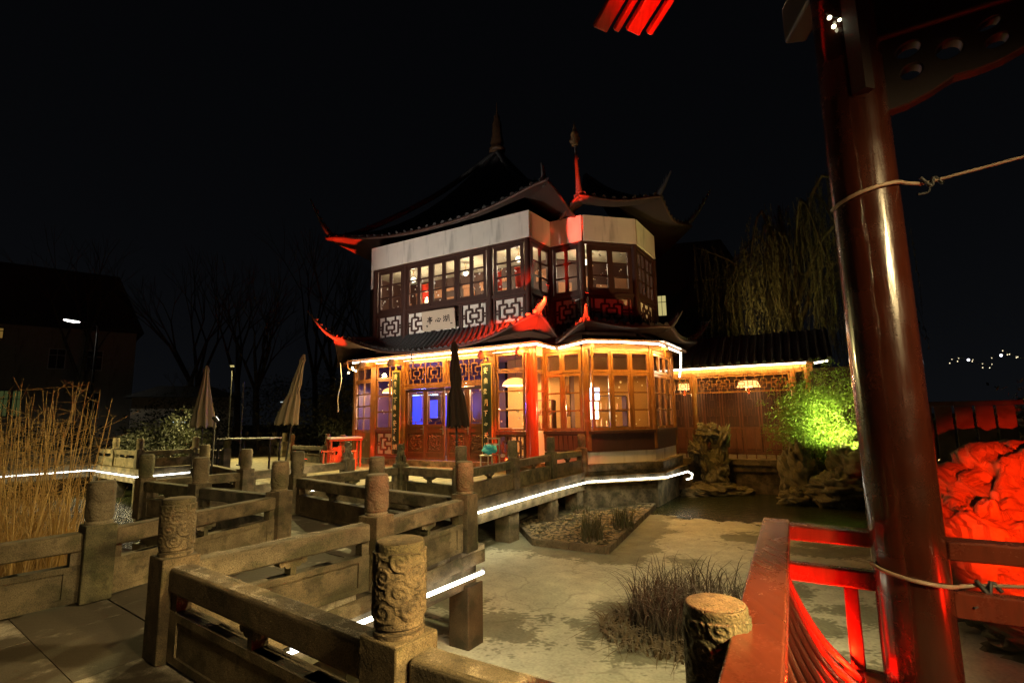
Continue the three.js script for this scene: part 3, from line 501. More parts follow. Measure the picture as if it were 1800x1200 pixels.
// --- upper storey
const upper = [
  [fMain, [[0.12, 1.4, 2, 16], [1.6, 2.76, 2, 14], [2.77, 3.94, 2, 14], [3.95, 5.2, 2, 14], [5.52, 6.68, 2, 16]], [-0.04, 1.5, 5.36, 6.84]],
  [uRet, [[0.12, uRet.L - 0.1, 2, 5]], []],
  [uBayL, [[0.16, 1.14, 2, 6]], [0.03, 1.24]],
  [uBayF, [[0.14, 1.78, 2, 16]], [1.88]],
  [uBayR, [[0.12, 0.98, 2, 4], [1.0, 1.9, 2, 4]], [2.06]],
];
for (const [f, wins, posts] of upper) {
  for (const [x0, x1, c, n] of wins) sash(f, x0, x1, 5.74, 7.38, c, 3, mt.woodDark, { st: f === uBayF ? 0.17 : f === fMain ? 0.115 : 0.1, mun: f === fMain ? 0.15 : f === uBayF ? 0.2 : 0.12, munY: 0.05, stickers: n });
  for (const x of posts) at('timber_post', f, cyl(0.11, 0.11, 2.98, x, 4.5, 0.02, 14), mt.woodDark);
  at('timber_beam', f, [b2(0.02, f.L - 0.02, 7.39, 7.5, -0.07, 0.07), b2(0.02, f.L - 0.02, 5.62, 5.73, -0.07, 0.08), b2(0.02, f.L - 0.02, 4.4, 4.63, -0.07, 0.07)], mt.woodDark);
  at('white_band', f, b2(f === fMain ? -0.1 : 0.004, f.L + (f === fMain ? 0.1 : 0.02), 7.505, 8.4, -0.12, 0.12 + (f === fMain ? 0.02 : 0)), mt.plaster);
}
at('white_pilaster', fMain, b2(-0.2, -0.105, 6.75, 8.4, -0.3, 0.13), mt.plaster);
latticePanel(fMain, 0.12, 1.38, 4.64, 5.61, mt.woodDark); latticePanel(fMain, 1.6, 2.86, 4.64, 5.61, mt.woodDark); latticePanel(fMain, 2.87, 4.1, 4.64, 5.61, mt.woodDark); latticePanel(fMain, 4.11, 5.24, 4.64, 5.61, mt.woodDark); latticePanel(fMain, 5.48, 6.7, 4.64, 5.61, mt.woodDark);
latticePanel(uRet, 0.1, uRet.L - 0.08, 4.64, 5.61, mt.woodDark); latticePanel(uBayL, 0.14, 1.16, 4.64, 5.61, mt.woodDark); latticePanel(uBayF, 0.14, 1.78, 4.64, 5.61, mt.woodDark, { wide: true }); latticePanel(uBayR, 0.12, 1.92, 4.64, 5.61, mt.woodDark, { wide: true });
mpart('upper_left_wall', (() => { const f = faceOf([-6.0, -21.6], W0); return b2(0, f.L - 0.05, 4.2, 8.4, -0.15, 0).rotateY(f.ry).translate(...f.pos); })(), mt.woodDark, house);

// --- roofs: curved slopes with upswept corners, rows of half-round tiles, hip ridges
// eave corners: [x, z, lift, reach]; tops: [x, y, z]
const soffitWood = std({ map: woodMap, color: C(0.026, 0.011, 0.008), roughness: 0.85 });
function roof(name, eave, tops, yE, { sag = 0.35, rows = 0.24, close = false, lipH = 0.1, ridgeR = 0.09, wLift = 1.5, hide = [] } = {}) {
  const n = eave.length, R = grp(name, house), segs = close ? n : n - 1;
  const bis = eave.map((p, i) => { // outward diagonal at each corner
    const a = eave[(i - 1 + n) % n], b = eave[(i + 1) % n], e = (q, r) => { const dx = r[0] - q[0], dz = r[1] - q[1], L = Math.hypot(dx, dz); return [-dz / L, dx / L]; };
    const n1 = !close && i === 0 ? e(p, b) : e(a, p), n2 = !close && i === n - 1 ? e(a, p) : e(p, b), s = [n1[0] + n2[0], n1[1] + n2[1]], L = Math.hypot(...s); return [s[0] / L, s[1] / L];
  });
  const pt = (i, u, v) => { // along the eave u, up the slope v
    const p = eave[i], q = eave[(i + 1) % n], tp = tops[i], tq = tops[(i + 1) % n], len = Math.hypot(q[0] - p[0], q[1] - p[1]);
    const kp = Math.exp(-Math.pow((u * len) / wLift, 1.6)), kq = Math.exp(-Math.pow(((1 - u) * len) / wLift, 1.6)), f = Math.pow(1 - v, 2.4);
    const ex = lerp(p[0], q[0], u), ez = lerp(p[1], q[1], u), tx = lerp(tp[0], tq[0], u), ty = lerp(tp[1], tq[1], u), tz = lerp(tp[2], tq[2], u);
    const y = lerp(yE, ty, lerp(v, v * v, sag)) + f * (kp * p[2] + kq * q[2]);
    return V(lerp(ex, tx, v) + f * (kp * p[3] * bis[i][0] + kq * q[3] * bis[(i + 1) % n][0]) - HO[0], y, lerp(ez, tz, v) + f * (kp * p[3] * bis[i][1] + kq * q[3] * bis[(i + 1) % n][1]) - HO[1]);
  };
  for (let i = 0; i < segs; i++) {
    const len = Math.hypot(eave[(i + 1) % n][0] - eave[i][0], eave[(i + 1) % n][1] - eave[i][1]), nu = Math.max(6, Math.round(len / 0.3)), nv = 12;
    const sheet = (dy, rev) => { const pos = [], idx = []; for (let b = 0; b <= nv; b++) for (let a = 0; a <= nu; a++) { const p = pt(i, a / nu, b / nv); pos.push(p.x, p.y + dy, p.z); } for (let b = 0; b < nv; b++) for (let a = 0; a < nu; a++) { const k = b * (nu + 1) + a, m = k + nu + 1; rev ? idx.push(k, m, k + 1, k + 1, m, m + 1) : idx.push(k, k + 1, m, k + 1, m + 1, m); } const g = new THREE.BufferGeometry(); g.setAttribute('position', new THREE.Float32BufferAttribute(pos, 3)); g.setIndex(idx); g.computeVertexNormals(); return g; };
    const edge = []; for (let a = 0; a < nu; a++) { const p = pt(i, a / nu, 0), q = pt(i, (a + 1) / nu, 0); edge.push(rod(p.clone().add(V(0, -0.05, 0)), q.clone().add(V(0, -0.05, 0)), 0.05, 0.05, 6)); }
    const sl = mpart('slope', sheet(0, false), mt.tile, R); mpart('soffit', sheet(-lipH, true), soffitWood, sl); mpart('eave_board', edge, mt.woodDark, sl);
    if (hide.includes(i)) continue;
    const k = Math.max(2, Math.round(len / rows)), tl = { drip: [] };
    for (let a = 0; a < k; a++) {
      const u = (a + 0.5) / k, c = []; for (let b = 0; b <= 10; b++) c.push(pt(i, u, b / 10 * 0.97).add(V(0, 0.015, 0)));
      const g = []; for (let b = 0; b < 10; b++) g.push(rod(c[b], c[b + 1], 0.062, 0.05, 7));
      const d = c[1].clone().sub(c[0]).normalize(), q = new THREE.Quaternion().setFromUnitVectors(V(0, 1, 0), d);
      g.push(new THREE.CylinderGeometry(0.075, 0.075, 0.03, 12).applyQuaternion(q).translate(c[0].x, c[0].y, c[0].z));
      part('tile_row', boxUV(merge(g), 1, rnd() * 3, rnd() * 3), mt.tile, R);
    }
    for (let a = 0; a <= k; a++) { const p = pt(i, a / k, 0), s = new THREE.Shape([[-0.07, 0], [0.07, 0], [0.045, -0.07], [0, -0.12], [-0.045, -0.07]].map((c) => new THREE.Vector2(...c))); mpart('drip_tile', new THREE.ExtrudeGeometry(s, { depth: 0.015, bevelEnabled: false }).rotateY(Math.atan2(-(eave[(i + 1) % n][1] - eave[i][1]), eave[(i + 1) % n][0] - eave[i][0])).translate(p.x, p.y + 0.01, p.z), mt.tile, sl); }
  }
  return { R, pt, bis };
}
// a hip ridge that runs down the corner and sweeps up into a horn
function hip(R, o, top, corner, y, tip, r = 0.1) {
  const f = (p) => V(p[0] - HO[0], p[1], p[2] - HO[1]), T = f(top), Cn = V(corner[0] - HO[0], y, corner[1] - HO[1]), P = f(tip);
  const curve = new THREE.CatmullRomCurve3([T, T.clone().lerp(Cn, 0.45).add(V(0, -0.12 * (T.y - Cn.y), 0)), Cn, Cn.clone().lerp(P, 0.42).add(V(0, -0.18 * (P.y - Cn.y), 0)), P], false, 'centripetal');
  const N = 30, g = []; for (let i = 0; i < N; i++) { const s0 = i / N, k = (s) => r * (s < 0.55 ? 1 : 1 - 0.75 * (s - 0.55) / 0.45); g.push(rod(curve.getPoint(s0), curve.getPoint((i + 1) / N), k(s0), k((i + 1) / N), 8)); }
  const h = mpart('hip_ridge', g, mt.tile, R);
  const orn = []; for (let i = 0; i < 9; i++) { const p = curve.getPoint(0.4 + i * 0.06); orn.push(new THREE.ConeGeometry(0.05, 0.24, 6).translate(p.x, p.y + 0.14, p.z), new THREE.SphereGeometry(0.05, 8, 6).translate(p.x + 0.03, p.y + 0.1, p.z)); }
  mpart('ridge_ornament', orn, mt.tile, h);
  return h;
}
{ // lower roof
  const eave = [[-7.6, -22.6, 0, 0], [-6.35, -19.85, 0.85, 0.5], [0.72, -15.45, 0.75, 0.35], [1.45, -16.75, -0.05, 0], [2.2, -15.12, 0.45, 0.25], [4.75, -15.95, 0.35, 0.2], [6.45, -18.9, 0.3, 0.3], [6.6, -22.4, 0, 0]];
  const tops = [[-6.2, 4.75, -22], [-5.3, 4.75, -20.0], [0.62, 4.75, -16.5], [1.36, 4.75, -17.6], [2.45, 4.75, -16.95], [4.3, 4.75, -17.4], [5.4, 4.75, -19.2], [5.2, 4.75, -22]];
  const { R } = roof('lower_roof', eave, tops, 3.98, { hide: [0, 6] });
  hip(R, 0, tops[1], [-6.6, -19.7], 4.72, [-7.7, 5.75, -19.2], 0.1); hip(R, 0, tops[2], [0.78, -15.3], 4.72, [1.08, 5.15, -14.95], 0.11); hip(R, 0, tops[4], [2.15, -14.95], 4.45, [2.15, 4.9, -14.7], 0.1); hip(R, 0, tops[5], [4.8, -15.9], 4.28, [5.2, 4.75, -15.5], 0.08); hip(R, 0, tops[6], [6.55, -18.8], 4.33, [7.2, 5.0, -18.5], 0.08);
  // bracket arms and eave soffit
  mpart('eave_soffit', (() => { const g = []; for (let i = 0; i < 7; i++) { const p = eave[i], q = eave[i + 1], a = tops[i], b = tops[i + 1], k = 0.12, pos = [p[0], 3.9, p[1], q[0], 3.9, q[1], a[0], 3.92, a[2], q[0], 3.9, q[1], b[0], 3.92, b[2], a[0], 3.92, a[2]].map((c, j) => c - (j % 3 === 0 ? HO[0] : j % 3 === 2 ? HO[1] : 0)); const s = new THREE.BufferGeometry(); s.setAttribute('position', new THREE.Float32BufferAttribute(pos, 3)); s.computeVertexNormals(); g.push(s); } return g; })(), mt.woodLow, house);
  for (const x of [0.02, 1.53, 5.46, 6.86]) at('eave_bracket', fMain, [bx(0.1, 0.16, 0.8, x, 3.72, 0.42), bx(0.09, 0.12, 0.3, x, 3.6, 0.75), cyl(0.05, 0.06, 0.2, x, 3.5, 0.82, 8)], mt.woodLow);
  for (const f of [fBayF, fBayR]) at('eave_bracket', f, [bx(0.1, 0.16, 0.6, 0, 3.78, 0.3), cyl(0.055, 0.05, 0.3, 0, 3.45, 0.5, 8)], mt.woodLow);
}
{ // main upper roof
  const c = [-0.5, -21.4], e1 = [0.859, 0.512], n1 = [-0.512, 0.859], at2 = (a, b) => [c[0] + e1[0] * a + n1[0] * b, c[1] + e1[1] * a + n1[1] * b];
  const K = [[-4.75, -4.4], [-4.75, 4.55], [4.55, 4.55], [4.55, -4.4]].map(([a, b]) => at2(a, b));
  const eave = [[...K[0], 0.5, 0.3], [...K[1], 0.55, 0.4], [...K[2], 0.5, 0.25], [...K[3], 0.4, 0.3]], top = [c[0], 13.2, c[1]];
  const { R } = roof('upper_roof', eave, [top, top, top, top].map((t, i) => [t[0] + (K[i][0] - c[0]) * 0.04, 13, t[2] + (K[i][1] - c[1]) * 0.04]), 8.3, { close: true, rows: 0.34, sag: 0.72, hide: [0, 2, 3], wLift: 1.9 });
  hip(R, 0, top, [K[1][0] - 0.05, K[1][1] + 0.05], 8.85, [-7.95, 10.4, -19.7], 0.11); hip(R, 0, top, K[2], 8.8, [1.0, 9.35, -15.0], 0.11); hip(R, 0, top, K[0], 8.8, [-4.5, 10, -28.4], 0.1); hip(R, 0, top, K[3], 8.7, [7.2, 9.8, -24], 0.1);
  mpart('finial', [new THREE.LatheGeometry([[0, 13.1], [0.34, 13.15], [0.36, 13.3], [0.24, 13.4], [0.3, 13.55], [0.22, 14.0], [0.2, 14.5], [0.12, 14.72], [0.14, 14.82], [0.05, 14.95], [0.015, 15.5], [0, 15.5]].map((p) => new THREE.Vector2(...p)), 16).translate(c[0] - HO[0], 0, c[1] - HO[1])], std({ map: rockMap, color: C(0.28, 0.15, 0.08), roughness: 0.6 }), R);
}
{ // bay roof
  const c = [3.1, -19.8], eave = [[1.75, -17.2, 0.0, 0], [2.32, -16.05, 0.4, 0.2], [4.75, -16.35, 0.4, 0.3], [6.55, -18.9, 0.4, 0.3], [6.2, -22.2, 0, 0]], top = [c[0], 11.2, c[1]];
  const { R } = roof('bay_roof', eave, eave.map((p) => [c[0] + (p[0] - c[0]) * 0.05, 11.0, c[1] + (p[1] - c[1]) * 0.05]), 8.3, { sag: 0.6, rows: 0.3, hide: [3], wLift: 1.2 });
  hip(R, 0, top, [2.28, -16.0], 8.72, [2.12, 10.35, -15.55], 0.12); hip(R, 0, top, [4.8, -16.3], 8.72, [5.15, 9.3, -15.6], 0.1); hip(R, 0, top, [6.6, -18.85], 8.75, [7.5, 9.9, -18.4], 0.1);
  const f = V(2.12 - HO[0], 10.3, -15.55 - HO[1]);
  mpart('horn_figure', [cyl(0.1, 0.14, 0.25, f.x, f.y - 0.1, f.z, 8), new THREE.SphereGeometry(0.13, 10, 8).scale(1, 1.4, 1).translate(f.x, f.y + 0.25, f.z), new THREE.ConeGeometry(0.07, 0.42, 8).translate(f.x, f.y + 0.55, f.z), new THREE.SphereGeometry(0.08, 8, 6).translate(f.x + 0.1, f.y + 0.12, f.z), new THREE.SphereGeometry(0.08, 8, 6).translate(f.x - 0.1, f.y + 0.05, f.z)], std({ map: rockMap, color: C(0.45, 0.3, 0.16), roughness: 0.6 }), R);
}

// --- lights of the teahouse
const eaveLine = [[-6.15, -19.95], [0.72, -15.55], [1.42, -16.72], [2.2, -15.2], [3.0, -15.35], [4.55, -16.02], [6.05, -18.55]].map(([x, z]) => V(x, 3.82, z));
const warm = { light: [1, 0.46, 0.05], L: 290, glowC: [8, 7, 5.2], r: 0.03 };
ropeLight('white rope light under the long main eave of the teahouse', [eaveLine[0], eaveLine[1]], V(0.4, -0.62, -0.65), warm);
ropeLight('white rope light dipping from the main front along the bay eaves', eaveLine.slice(1), V(0, -0.7, -0.6), warm);
ropeLight('loose end of rope light hanging at the right corner of the bay', [V(6.05, 3.8, -18.55), V(6.0, 3.3, -18.5), V(5.9, 2.95, -18.4)], V(-1, 0, 0.2), { ...warm, L: 10 });
ropeLight('second rope light strung behind the eave along the top of the main front', [V(...[onFace(fMain, 0.2, 0.14)].map((p) => [p[0], 3.76, p[1]])[0]), V(...[onFace(fMain, 6.5, 0.14)].map((p) => [p[0], 3.76, p[1]])[0])], V(0.2, -0.9, 0.5), { ...warm, L: 8, r: 0.012, glowC: [4, 3.4, 2.4] });
const edgeW = { light: [1, 0.84, 0.46], L: 30, w: 0.03, r: 0.024, glowC: [8, 7.6, 6.2] };
const P3 = (p, y, off = 0) => V(p[0], y, p[1] + off);
ropeLight('rope light along the terrace edge above the pond, turning along the base of the bay', [V(-1.1, -0.26, -10.4), V(-0.02, -0.26, -12.22), V(1.06, -0.26, -14.05), V(2.2, -0.27, -15.75), V(4.72, -0.27, -16.55), V(5.5, -0.27, -17.55)], V(-0.3, -0.75, -0.2), edgeW);
ropeLight('curled loose end of rope light at the corner of the bay base', [V(5.5, -0.27, -17.55), V(5.72, -0.22, -17.6), V(5.85, -0.3, -17.55), V(5.78, -0.42, -17.45), V(5.6, -0.45, -17.4)], V(0, -1, 0), { ...edgeW, L: 5 });
ropeLight('short rope light under the bridge deck edge near the square pier in the water', [V(-1.95, -0.3, -4.75), V(-0.42, -0.3, -7.0)], V(0.8, -0.55, 0.2), edgeW);
ropeLight('rope light under the far left bank balustrade, bent round its corner', [AB(2.2, -27.46), AB(7.2, -27.1), AB(7.2, -21.66), AB(9.0, -21.6)].map((p) => P3(p, -0.26)), V(0.1, -0.8, 0.3), edgeW);
ropeLight('bit of rope light seen through the gap of the foreground balustrade', [AB(2.0, -6.75), AB(3.5, -6.75)].map((p) => P3(p, -0.3)), V(-0.8, -0.4, 0), edgeW);

// ------------------------------------------------------------------ floodlights and red spots, most unseen, placed for what they light
const red = [1, 0.035, 0.008];
function floodlight(label, pos, target, color, I, angle, opt = {}) {
  const d = V(...target).sub(V(...pos)), t = thing('floodlight', label, 'floodlight', pos, Math.atan2(d.x, d.z));
  const tilt = -Math.atan2(d.y, Math.hypot(d.x, d.z)), s = opt.size ?? 0.16;
  part('housing', rb(s * 2, s * 1.4, s * 0.6, 0.02, 0, 0, -s * 0.5).rotateX(tilt), mt.black, t);
  part('lens', bx(s * 1.7, s * 1.1, 0.01, 0, 0, -s * 0.16).rotateX(tilt), glow(...color.map((c) => c * (opt.glow ?? 3))), t);
  part('stand', opt.hang ? cyl(0.02, 0.02, opt.hang, 0, 0.1, -s * 0.5, 8) : cyl(0.025, 0.02, opt.stand ?? 0.2, 0, -(opt.stand ?? 0.2) - 0.02, -s * 0.5, 8), mt.black, t);
  spotLamp('floodlight', V(...pos).addScaledVector(d.normalize(), 0.06).toArray(), target, color, I, angle, { radius: opt.radius ?? s * 0.6, pen: opt.pen ?? 0.5 });
  return t;
}
floodlight('unseen warm floodlight above the frame, placed to light the pond ice and the bridge', [2.35, 5.4, -3.5], [-0.8, -1, -8.5], [1, 0.76, 0.36], 140, 0.82, { hang: 0.5, radius: 0.2, pen: 0.3 });  // out of view; lights ice and bridge while missing the column
floodlight('unseen dim warm floodlight behind the viewer, placed to light the near posts and the big column', [3.6, 3.7, 1.5], [0, -0.5, -5], [1, 0.72, 0.32], 135, 0.56, { hang: 1.2, radius: 0.25, pen: 0.5 });  // out of view behind the camera; lifts near posts and column
floodlight('unseen small amber lamp out of frame, placed to brighten the nearest drum post', [2.7, 2.7, -0.5], [-0.6, 0.2, -2.6], [1, 0.68, 0.24], 150, 0.32, { hang: 1.5, size: 0.08, radius: 0.06, pen: 0.6 });  // out of view; brightens the right side of the nearest post
floodlight('unseen red lamp out of frame, placed to redden the top of the short carved post', [1.9, 2.7, -0.95], [0.6, 1.1, -1.76], red, 38, 0.07, { hang: 1.5, size: 0.06, pen: 0.15 });  // out of view; gives the short post its red top
floodlight('unseen floodlight set on a thin dark pole at the bridge, placed to light the upper teahouse front', [-7.05, 1.75, -12.5], [-1.7, 7.2, -17.8], [1, 0.9, 0.78], 175, 0.58, { stand: 1.75, size: 0.1, radius: 0.1, pen: 0.5 });  // lamp unseen; its spot on the pole suits the upper front
floodlight('unseen small red spotlight on the terrace, placed to light the left roof corners of the teahouse', [-7.3, 0.35, -18.5], [-6.85, 4.8, -19.5], red, 2600, 0.15, { size: 0.09, stand: 0.3 });  // unseen source for the red under the left roof tips
floodlight('red spotlight at the foot of the balustrade by the left corner of the teahouse', [-7.2, 0.5, -19.85], [-6.4, 0.2, -20.4], red, 12, 1.1, { size: 0.08, stand: 0.4 });
floodlight('unseen narrow red spotlight on the terrace edge, placed to light the roof corner above the red column', [-0.35, 0.3, -12.1], [0.62, 4.35, -15.6], red, 2600, 0.12, { size: 0.08, stand: 0.25 });  // unseen source for the red drip tiles over the column
floodlight('unseen small red spotlight at the roof horn, placed to redden the tiles above the red column', [1.05, 5.4, -14.6], [0.2, 4.25, -15.9], red, 420, 0.5, { size: 0.05, stand: 0.1, pen: 0.3 });  // unseen source, set close so the dark tiles turn red
floodlight('unseen small red spotlight at the roof horn, placed to redden the tiles of the lower bay corner', [2.15, 5.1, -14.4], [1.95, 4.0, -15.1], red, 110, 0.36, { size: 0.05, stand: 0.1, pen: 0.3 });  // unseen source for the red patch at the bay corner
floodlight('unseen amber floodlight hidden behind the column, placed to light the upper bay', [9.6, 0.5, -12.1], [4.2, 6.9, -17.6], [1, 0.6, 0.2], 110, 0.3, { stand: 1.7, size: 0.1 });  // unseen, kept behind the column; warms the bay front and side
floodlight('unseen narrow red spotlight on the terrace, placed to light the roof horn of the bay', [0.1, 0.3, -12.95], [2.2, 9.0, -15.85], red, 6000, 0.055, { size: 0.08, stand: 0.25, pen: 0.2 });  // unseen source for the red on the bay horn
floodlight('second unseen narrow red spotlight on the terrace, placed to light the white band of the bay', [0.3, 0.3, -13.3], [2.22, 8.0, -17.0], red, 2600, 0.035, { size: 0.08, stand: 0.25, pen: 0.15 });  // unseen source for the narrow red strip on the band
{ const t = thing('red_lamp', 'unseen red lamp out of frame, placed to light the rails right of the big red column', 'lamp', [3.6, 0.0, -1.7]); part('lamp_globe', new THREE.SphereGeometry(0.05, 14, 10).translate(0, 0.3, 0), glow(6, 0.6, 0.1), t); part('lamp_foot', cyl(0.05, 0.03, 0.25, 0, 0, 0, 12), mt.black, t); pointLamp('bench', [3.6, 0.3, -1.7], [1, 0.006, 0.001], 5, 0.05); }  // lamp out of view, lights the right rails red
{ const t = thing('red_lamp', 'small red lamp on the pavilion floor beside the foot of the big red column', 'lamp', [1.74, 0.0, -2.9]); part('lamp_globe', new THREE.SphereGeometry(0.05, 14, 10).translate(0, 0.16, 0), glow(6, 0.6, 0.1), t); part('lamp_foot', cyl(0.05, 0.04, 0.11, 0, 0, 0, 12), mt.black, t); spotLamp('bench', [1.72, 0.16, -2.92], [1.52, 0.55, -3.6], [1, 0.006, 0.001], 70, 0.98, { radius: 0.04 }); spotLamp('bench', [1.72, 0.17, -3.0], [1.1, 0.5, -2.15], [1, 0.006, 0.001], 60, 0.5, { radius: 0.04, pen: 0.3 }); }
floodlight('unseen red spotlight out of frame, placed to light the rockery', [3.5, 0.85, -3.1], [7.6, -0.1, -7.6], [1, 0.022, 0.001], 640, 0.29, { size: 0.07, stand: 0.9 });  // out of view; stands where the rockery shows few shadows
floodlight('unseen red spotlight below the frame, placed to light the pavilion eaves', [1.3, 0.2, -2.2], [1.32, 4.8, -3.4], [1, 0.012, 0.002], 330, 0.14, { size: 0.07, stand: 0.2 });  // out of view; lights the rafters at the top red
floodlight('unseen green-white spotlight hidden behind the column, placed to light the bamboo', [10.6, 0.7, -15.5], [9.85, 1.5, -17.8], [0.8, 1, 0.2], 210, 0.5, { size: 0.09, stand: 0.4, glow: 8 });  // unseen behind the column; lights the bamboo from the front
floodlight('yellow garden spotlight in the bamboo behind the big rocks', [11.2, 0.2, -16.6], [10.2, 2.4, -18.6], [0.9, 0.95, 0.25], 90, 0.9, { size: 0.09, stand: 0.5, glow: 8 });
floodlight('unseen amber floodlight on the gallery roof, placed to light the willow', [9.0, 4.9, -19.6], [13, 8, -24], [1, 0.75, 0.22], 30, 0.8, { size: 0.09, stand: 0.4, glow: 0.5 });  // unseen amber source so the willow strands show
floodlight('unseen red spotlight on the terrace, placed to light the red corner column', [0.95, 0.25, -15.5], [0.73, 2.6, -16.45], red, 26, 0.3, { size: 0.06, stand: 0.2 });  // unseen source for the red on the corner column

// ------------------------------------------------------------------ inside the teahouse
const warmIn = [1, 0.6, 0.28];
function pendant(label, pos, r, I, group) {
  const t = thing('pendant_lamp', label, 'lamp', pos, 0, group);
  const prof = []; for (let i = 0; i <= 10; i++) { const a = (i / 10) * Math.PI / 2; prof.push(new THREE.Vector2(Math.sin(a) * r + 0.01, Math.cos(a) * r * 0.62)); }
  part('lamp_shade', new THREE.LatheGeometry(prof, 28), phy({ color: C(0.85, 0.6, 0.3), emissive: C(1.4, 0.75, 0.25), side: THREE.DoubleSide, roughness: 0.8 }), t);
  part('bulb', new THREE.SphereGeometry(0.06, 12, 8).translate(0, 0.1, 0), glow(8, 6, 3.5), t);
  part('cord', cyl(0.008, 0.008, 3.86 - pos[1] - r * 0.6, 0, r * 0.62, 0, 6), mt.black, t);
  pointLamp('pendant', [pos[0], pos[1] - 0.05, pos[2]], warmIn, I, 0.06);
}
pendant('big glowing dome lamp behind the window next to the red column', [0.1, 2.75, -18.5], 0.46, 34);
pendant('glowing dome lamp behind the right-hand door', [-1.75, 2.72, -19.6], 0.34, 8);
pendant('glowing dome lamp behind the left ground-floor window', [-5.0, 2.72, -21.4], 0.34, 14);
{ // bright work lamp at the bay window
  const p = onFace(fBayF, 0.55, -0.55), t = thing('table_lamp', 'dazzling white lamp in the left window of the bay', 'lamp', [p[0], 1.2, p[1]], fBayF.ry);
  part('lamp_head', rb(0.3, 0.55, 0.1, 0.04, 0, 0.62, 0), glow(7, 6.6, 4.4), t); part('screen', rb(0.44, 0.4, 0.03, 0.01, 0.02, 1.15, -0.05), glow(1.4, 1.7, 2.2), t); part('stand', [cyl(0.03, 0.03, 0.36, 0, 0, 0, 8), cyl(0.12, 0.12, 0.02, 0, 0, 0, 16)], mt.black, t);
  pointLamp('bay', [p[0] + 0.05, 1.9, p[1] - 0.1], [1, 0.68, 0.32], 16, 0.1);
}
{ // blue-lit counter seen through the doors
  const p = onFace(fMain, 0.55, -2.3), t = thing('bar_counter', 'bar counter with a blue-lit back panel seen through the glazed doors', 'counter', [p[0], 0.2, p[1]], fMain.ry);
  part('counter_top', bx(3.2, 0.06, 0.6, 0, 1.05, 0), mt.woodDoor, t); part('counter_front', bx(3.1, 1.02, 0.5, 0, 0.51, 0), mt.woodDoor, t);
  part('light_panel', [bx(0.62, 1.35, 0.02, -0.92, 1.75, -0.62), bx(0.4, 0.75, 0.02, -0.05, 1.85, -0.62), bx(0.34, 1.25, 0.02, 0.7, 1.75, -0.62)], glow(0.03, 0.07, 1.5), t);
  part('light_bar', [bx(0.7, 0.05, 0.03, -0.92, 2.47, -0.58), bx(0.5, 0.05, 0.03, -0.05, 2.45, -0.58), bx(0.4, 0.05, 0.03, 0.7, 2.45, -0.58)], glow(1.5, 2.2, 3.2), t);
  part('shelf', [bx(3, 0.04, 0.25, 0, 1.5, -0.75), bx(3, 0.04, 0.25, 0, 2.55, -0.75)], mt.woodDoor, t);
  part('bottle', Array.from({ length: 12 }, (_, i) => cyl(0.035, 0.03, 0.24, -1.4 + i * 0.25, 1.52, -0.72, 8)), mt.black, t).userData.kind = 'stuff';
  pointLamp('counter', [p[0], 2.1, p[1] + 0.5], [0.05, 0.1, 1], 22, 0.1);
}
function shelfUnit(label, p, y, ry, w, h) {
  const t = thing('shelf_unit', label, 'shelf', [p[0], y, p[1]], ry), n = 4, g = [b2(-w / 2, -w / 2 + 0.04, 0, h, -0.15, 0.15), b2(w / 2 - 0.04, w / 2, 0, h, -0.15, 0.15)], it = [];
  for (let i = 0; i <= n; i++) { g.push(b2(-w / 2 + 0.04, w / 2 - 0.04, i * h / n, i * h / n + 0.03, -0.15, 0.15)); if (i < n) for (let k = 0; k < 6; k++) it.push(cyl(rr(0.03, 0.06), rr(0.02, 0.05), rr(0.1, 0.3), -w / 2 + 0.12 + k * (w - 0.2) / 6, i * h / n + 0.03, 0, 8)); }
  mpart('frame', g, mt.woodDark, t); part('crockery', it, mt.salmon, t).userData.kind = 'stuff';
}
shelfUnit('dark shelf of crockery behind the window beside the red column', onFace(fMain, 6.3, -1.9), 0.2, fMain.ry, 0.8, 2.0);
shelfUnit('tall dark shelf behind the left window of the bay side', onFace(fBayL, 0.3, -1.1), 0.2, fBayL.ry, 0.4, 2.9);
shelfUnit('shelf of jars behind the middle windows of the bay front', onFace(fBayF, 1.5, -1.5), 0.2, fBayF.ry, 1.5, 2.1);
for (const [x, z, w, l] of [[6.1, -0.8, 0.8, 'small table with a red lantern behind the window beside the column'], [4.7, -1.3, 0.8, 'dark tea table behind the right-hand door']]) {
  const p = onFace(fMain, x, z), t = thing('tea_table', l, 'table', [p[0], 0.2, p[1]], fMain.ry);
  mpart('tabletop', rb(w, 0.05, w, 0.01, 0, 1.05, 0), mt.woodDoor, t); for (const a of [-1, 1]) for (const b of [-1, 1]) part('leg', cyl(0.03, 0.03, 1.03, a * w * 0.4, 0, b * w * 0.4, 8), mt.woodDoor, t);
}
